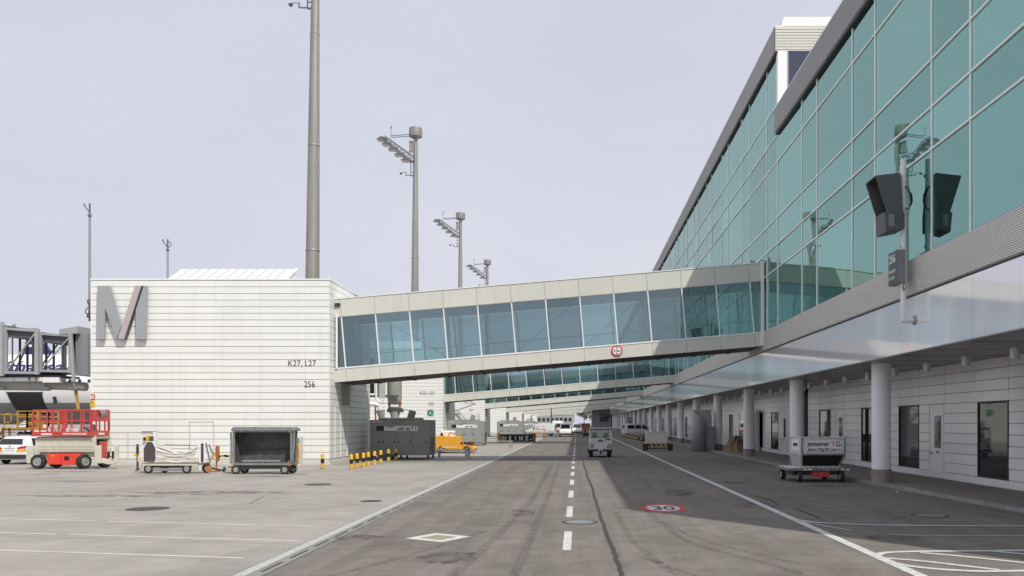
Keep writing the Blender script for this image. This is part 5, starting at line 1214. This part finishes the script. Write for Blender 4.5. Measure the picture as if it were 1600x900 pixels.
MB().prism([(lx(1381),lz(331)),(lx(1413.5),lz(331)),(lx(1413.5),lz(357)),(lx(1384),lz(363))], 'y', y0_, y1_-.1).build('control_box', M['display'], d, bev=.015)
MB().box(lx(1399),lx(1410),y0_-.012,y0_,lz(348),lz(337)).build('hatch', M['signface'], d); MB().box(lx(1388),lx(1397),y0_-.01,y0_,lz(354),lz(335)).build('hatch', M['signgrey'], d)
MB().bar((-.1,0,Z(275)),(.12,0,Z(275)),.08).bar((-.1,0,Z(334)),(.12,0,Z(334)),.06).bar((-.1,0,Z(385)),(.1,0,Z(385)),.08).build('clamp', M['steel'], d)
for k in range(3): MB().tube([(.02,-.12+.03*k,Z(292)),(.14+.03*k,-.14,Z(306)),(.17+.02*k,-.14,Z(318)),(.12,-.13,Z(327)),(.0,-.12,Z(329))], .014, n=6).build('cable', M['black'], d)
MB().box(lx(1404)-.0, lx(1404)+.225, -.15, .58, Z(443), Z(391)).build('gate_sign_box', M['signgrey'], d, bev=.01)
xs0 = lx(1404)-.006
MB().box(xs0, xs0+.007, -.14, .57, Z(442.5), Z(391.5)).build('sign_face', M['signface'], d)
text('lettering', '256', .34, M['letterw'], d, (xs0-.004, .50, Z(408.5)), (R(90),0,R(-90)), sx=.95, bold=.006)
for zz, s_ in ((424,'48 26.0 N'),(434.5,'011 47 E')): text('lettering', s_, .125, M['letterw'], d, (xs0-.004, .52, Z(zz)), (R(90),0,R(-90)), sx=.95, bold=.002)
MB().tube([(.0,-.1,Z(443)),(-.06,-.1,Z(450)),(-.03,-.1,Z(455)),(.04,-.08,Z(450))], .012, n=6).build('cable', M['black'], d)

# ------------------------------------------------------------------ boarding bridge, aircraft and loader at the left edge
Yj = 52.; j = thing('boarding_bridge', 'grey latticed passenger boarding bridge left of the M building', 'boarding bridge', (wx(60,Yj), Yj, 0))
X = lambda p: wx(p, Yj)-wx(60, Yj); Z = lambda p: wz(p, Yj)
def truss(x0, x1, zb0, zb1, zt0, zt1, w, yy0, yy1, n, th):
    for yy in (yy0, yy1):
        MB().bar((x0,yy,zt0),(x1,yy,zt1),th).build('top_chord', M['jetgrey'], j); MB().bar((x0,yy,zb0),(x1,yy,zb1),th).build('bottom_chord', M['jetgrey'], j)
        for i in range(n):
            t0 = i/n; t1 = (i+1)/n; L_ = lambda a, b, t: a+(b-a)*t
            MB().bar((L_(x0,x1,t0),yy,L_(zb0,zb1,t0)),(L_(x0,x1,t1),yy,L_(zt0,zt1,t1)),th*.5).build('diagonal', M['jetgrey'], j)
            MB().bar((L_(x0,x1,t0),yy,L_(zb0,zb1,t0)),(L_(x0,x1,t0),yy,L_(zt0,zt1,t0)),th*.4).build('strut', M['jetgrey'], j)
        for xx, a, b in ((x1,zb1,zt1),(x0,zb0,zt0)): MB().box(xx-th*.7, xx+th*.7, yy-.09, yy+.09, a-.1, b+.12).build('portal_post', M['jetgrey'], j)
    MB().prism([(x0,zt0-.02),(x1,zt1-.02),(x1,zt1-.50),(x0,zt0-.50)], 'y', yy0+.12, yy1-.12).build('roof', M['jetdark'], j); MB().prism([(x0,zb0-.12),(x1,zb1-.12),(x1,zb1+.10),(x0,zb0+.10)], 'y', yy0+.1, yy1-.1).build('floor', M['jetdark'], j)
truss(X(-150), X(28), Z(584), Z(587), Z(500), Z(511), 2, -1.5, 1.6, 5, .17)
truss(X(31), X(79), Z(584), Z(584.5), Z(517), Z(520.5), 2, -1.3, 1.4, 1, .15)
truss(X(81), X(127), Z(581), Z(582), Z(524.5), Z(527.5), 2, -1.1, 1.2, 1, .13)
for p in (12, 24, 38, 54, 66): MB().box(X(p)-.05, X(p)+.05, 1.1, 1.2, Z(584), Z(522)).build('window_post', M['jetdark'], j)
MB().box(X(107), X(124), .3, .4, Z(581), Z(529)).build('dark_wall', M['planeblue'], j) if False else MB().box(X(107), X(126), .3, .4, Z(581), Z(529)).build('dark_wall', M['jetdark'], j)
MB().prism([(X(111),Z(526)),(X(111),Z(518)),(X(140),Z(513)),(X(140),Z(524))], 'y', -1.2, 1.6).build('vestibule_roof', M['jetgrey'], j); MB().box(X(131.5), X(150), -.9, 1.6, Z(588), Z(524)).build('vestibule', M['signgrey'], j); MB().bar((X(129.5),-1.25,Z(523)),(X(134.5),-1.25,Z(598)),.16).build('vestibule_post', M['jetgrey'], j)
MB().cyl((X(-150),-.2,Z(599)),(X(80),-.2,Z(602)),.36,n=20).build('lift_tube', M['tubegrey'], j, smooth=True); MB().cyl((X(80),-.2,Z(602)),(X(138),-.2,Z(604.5)),.27,n=18).build('lift_tube', M['tubegrey'], j, smooth=True)
for p in (8, 78, 118): MB().box(X(p), X(p+9), -.65, .2, Z(609), Z(605.5)).build('tube_bracket', M['jetgrey'], j)
for a, b in ((16,38),(39,60),(64,71),(74,81),(82,108)): MB().box(X(a), X(b), -1.0, -.3, Z(597 if a < 80 else 599), Z(591)).build('equipment_box', M['white'], j, bev=.02)
MB().box(X(-150), X(110), -.9, 1.0, Z(591), Z(588)).build('service_tray', M['jetdark'], j)
MB().bar((X(121),-.2,Z(608)),(X(126),-.2,Z(642)),.14).build('stay', M['ochre'], j); MB().bar((X(-120),0,Z(600)),(X(-120),0,0),.7).build('support_leg', M['jetgrey'], j)
MB().cyl((X(22),0,Z(512)),(X(22),0,Z(507)),.1,n=8).build('roof_beacon', M['steel'], j)

# aircraft: fuselage along x behind the bridge
Yf = 67.; rc = 2.82; zc = 4.85; a0 = Vector((wx(60,64.2), Yf, 0))
p = thing('passenger_aircraft', 'white airliner with grey belly and open cargo door behind the boarding bridge', 'aircraft', a0)
def hull(x0, x1, t0, t1, m, name, n=20, r=rc):
    mb = MB(); vs = []
    for xx in (x0, x1):
        for i in range(n+1):
            t = t0+(t1-t0)*i/n; vs.append((xx, -r*math.cos(t), zc+r*math.sin(t)))
    mb.add(vs, [(i, i+1, n+2+i, n+1+i) for i in range(n)]); return mb.build(name, m, p, smooth=True, fix=False)
tb = math.asin((3.72-zc)/rc)
fx = lambda q: wx(q, 64.4)-a0.x
hull(fx(-420), fx(330), tb, math.pi-tb, M['planewhite'], 'upper_fuselage', 40)
hull(fx(-420), fx(330), math.pi-tb, 2*math.pi+tb, M['planegrey'], 'belly', 30)
tdo = math.asin((4.55-zc)/rc); tdu = math.asin((2.85-zc)/rc)
cdm = MB(); vs = []
for i in range(9):
    t = tdu+(tdo-tdu)*i/8; f = i/8
    vs += [(fx(24-11*f), -(rc+.02)*math.cos(t), zc+(rc+.02)*math.sin(t)), (fx(72-4*f), -(rc+.02)*math.cos(t), zc+(rc+.02)*math.sin(t))]
cdm.add(vs, [(2*i,2*i+1,2*i+3,2*i+2) for i in range(8)]).build('cargo_opening', M['black'], p)
MB().bar((fx(13),-rc-.03,4.58),(fx(24),-rc*.72,2.85),.07).bar((fx(69),-rc-.03,4.58),(fx(73),-rc*.72,2.85),.06).build('door_frame', M['planegrey'], p)
def onhull(v):
    z = v.y + 6.12; y = -math.sqrt(max(.01, (rc+.02+v.z)**2-(z-zc)**2)); return Vector((v.x, y, z))
text('lettering', 'Lufthansa', 1.25, M['planeblue'], p, (fx(97),0,0), sx=1.35, align='RIGHT', bold=.03, warp=onhull, ext=.0)
for q, zq in ((87,4.10),(88,3.82)): MB().lathe([(.10,-.0),(.16,-.0),(.16,-.02),(.10,-.02)], (fx(q),-rc*.965,zq), 'y', 16).build('valve_ring', M['dark'], p)
wnd = MB().cyl((0,-.02,0),(0,.02,0),.14,n=10).mesh('cabin_window', M['dglass'])
for i in range(16): inst('cabin_window', wnd, p, (fx(-40)+.0+.75*i, -math.sqrt((rc+.01)**2-.55**2), zc+.55))
tl = thing('aircraft_tail', 'navy rounded aircraft tail part seen through the boarding bridge', 'aircraft tail', (wx(57,92), 92, 9.85))
MB().prism([(-1.3,-2),(-1.3,1.2),(-1.1,1.35),(.3,1.35),(.85,1.1),(1.35,.3),(1.35,-2)], 'y', 0, .5).build('fin', M['planeblue'], tl, bev=.05); MB().box(-.9,-.5,-.01,.0,.7,.95).build('emblem', M['letterw'], tl); MB().box(-1.3,1.35,-.1,.6,-9.85,-2).build('stand', M['planewhite'], tl)

# yellow cargo loader in front of the cargo door
Yl = 58.; l = thing('cargo_loader', 'yellow railed cargo loader platform under the aircraft cargo door', 'cargo loader', (wx(30,Yl), Yl, 0))
X = lambda q: wx(q, Yl)-wx(30, Yl); Z = lambda q: max(0, wz(q, Yl))
MB().box(X(3), X(60), 0, 2.6, Z(672.5), Z(668.5)).build('platform', M['ochre'], l, bev=.02); MB().box(X(-8), X(75), .3, 2.4, Z(705), Z(684)).build('chassis', M['dark'], l)
for a, b in ((27,42),(42,58)):
    for yy in (.05, 2.4):
        for q in (a, b): MB().bar((X(q),yy,Z(669)),(X(q),yy,Z(642.5)),.09).build('rail_post', M['ochre'], l)
        for z in (642.5, 651, 660): MB().bar((X(a),yy,Z(z)),(X(b),yy,Z(z)),.075).build('rail', M['ochre'], l)
for yy in (.05, 2.4):
    MB().tube([(X(6),yy,Z(668)),(X(6),yy,Z(650)),(X(8),yy,Z(647)),(X(15),yy,Z(647)),(X(16.5),yy,Z(651)),(X(16.5),yy,Z(658)),(X(14),yy,Z(660)),(X(6),yy,Z(660))], .04, n=6).build('gate_loop', M['ochre'], l)
    MB().bar((X(-30),yy,Z(647)),(X(30),yy,Z(648)),.07).build('rail', M['ochre'], l)
    for q in (4, 14): MB().bar((X(q),yy,0),(X(q),yy,Z(668)),.10).build('step_post', M['ochre'], l)
for i in range(4): MB().box(X(4), X(14), .05, .8, Z(676+7*i), Z(675+7*i)).build('step', M['ochre'], l)
MB().bar((X(-25),.05,Z(705)),(X(5),.05,Z(672)),.12).bar((X(-8),.05,Z(705)),(X(-8),.05,Z(655)),.12).build('ladder_rail', M['ochre'], l)
MB().grid(lambda u, v: Vector((X(16)+u*1.0, .3+v*.9, Z(668)+.42*math.sin(math.pi*u)*math.sin(math.pi*v)**.6+.05*math.sin(9*u+7*v))), 12, 8).build('white_sack', M['canvas'], l, smooth=True)
for k, q in enumerate((36, 47)): MB().box(X(q), X(q)+.35, .5, .9, Z(668), Z(660-3*k)).build('control_box', M['ochre'], l, bev=.02)
for q in (33, 42, 47): MB().lathe([(.1,-.06),(.22,-.06),(.22,.06),(.1,.06)], (X(q),-.05,Z(679)), 'y', 14).build('hose_reel', M['black'], l, smooth=True)
for q in (-2, 22, 50, 68):
    for yy in (.3, 2.3): wheel(l, (X(q), yy, .45), .45, .3, 'y')

# ------------------------------------------------------------------ far end of the apron
fb = thing('far_building', 'low grey building closing the far end of the road', 'building', (-20, 700, 0))
MB().box(-22, 18, 0, 30, 0, 8.5).build('block', M['farwall'], fb); MB().box(-22.2, 18.2, -.3, 30, 8.5, 9.4).build('roof_band', M['parapet'], fb)
for i in range(10): MB().box(-20+3.7*i, -17.6+3.7*i, -.12, .02, 3, 6).build('window', M['dglass'], fb)
def tree(x, y, h, lab):
    t = thing('far_tree', lab, 'tree', (x, y, 0), 0, 'trees beyond the end of the road')
    MB().cyl((0,0,0),(.2,.1,h*.6),.35,.12,n=8).bar((.1,0,h*.35),(h*.2,.3,h*.62),.18).bar((.1,0,h*.4),(-h*.18,-.2,h*.66),.16).build('trunk', M['aubergine'], t)
    mb = MB(); rng = random.Random(int(x*10))
    for c in range(16):
        cc = Vector((rng.gauss(0,h*.19), rng.gauss(0,h*.19), h*(.42+.5*rng.random()))); 
        for i in range(70):
            q = cc+Vector((rng.gauss(0,h*.07), rng.gauss(0,h*.07), rng.gauss(0,h*.06))); s_ = .75; a = [Vector((rng.uniform(-s_,s_) for _ in range(3))) for _ in range(3)]
            mb.add([q+a[0],q+a[1],q+a[2]], [(0,1,2)])
    mb.build('crown', M['leaf'], t, fix=False)
tree(5, 560, 14, 'leftmost dark green tree at the end of the road beside the far building'); tree(13, 540, 12, 'middle dark green tree at the end of the road'); tree(21, 520, 13, 'rightmost green tree at the end of the road by the annex')
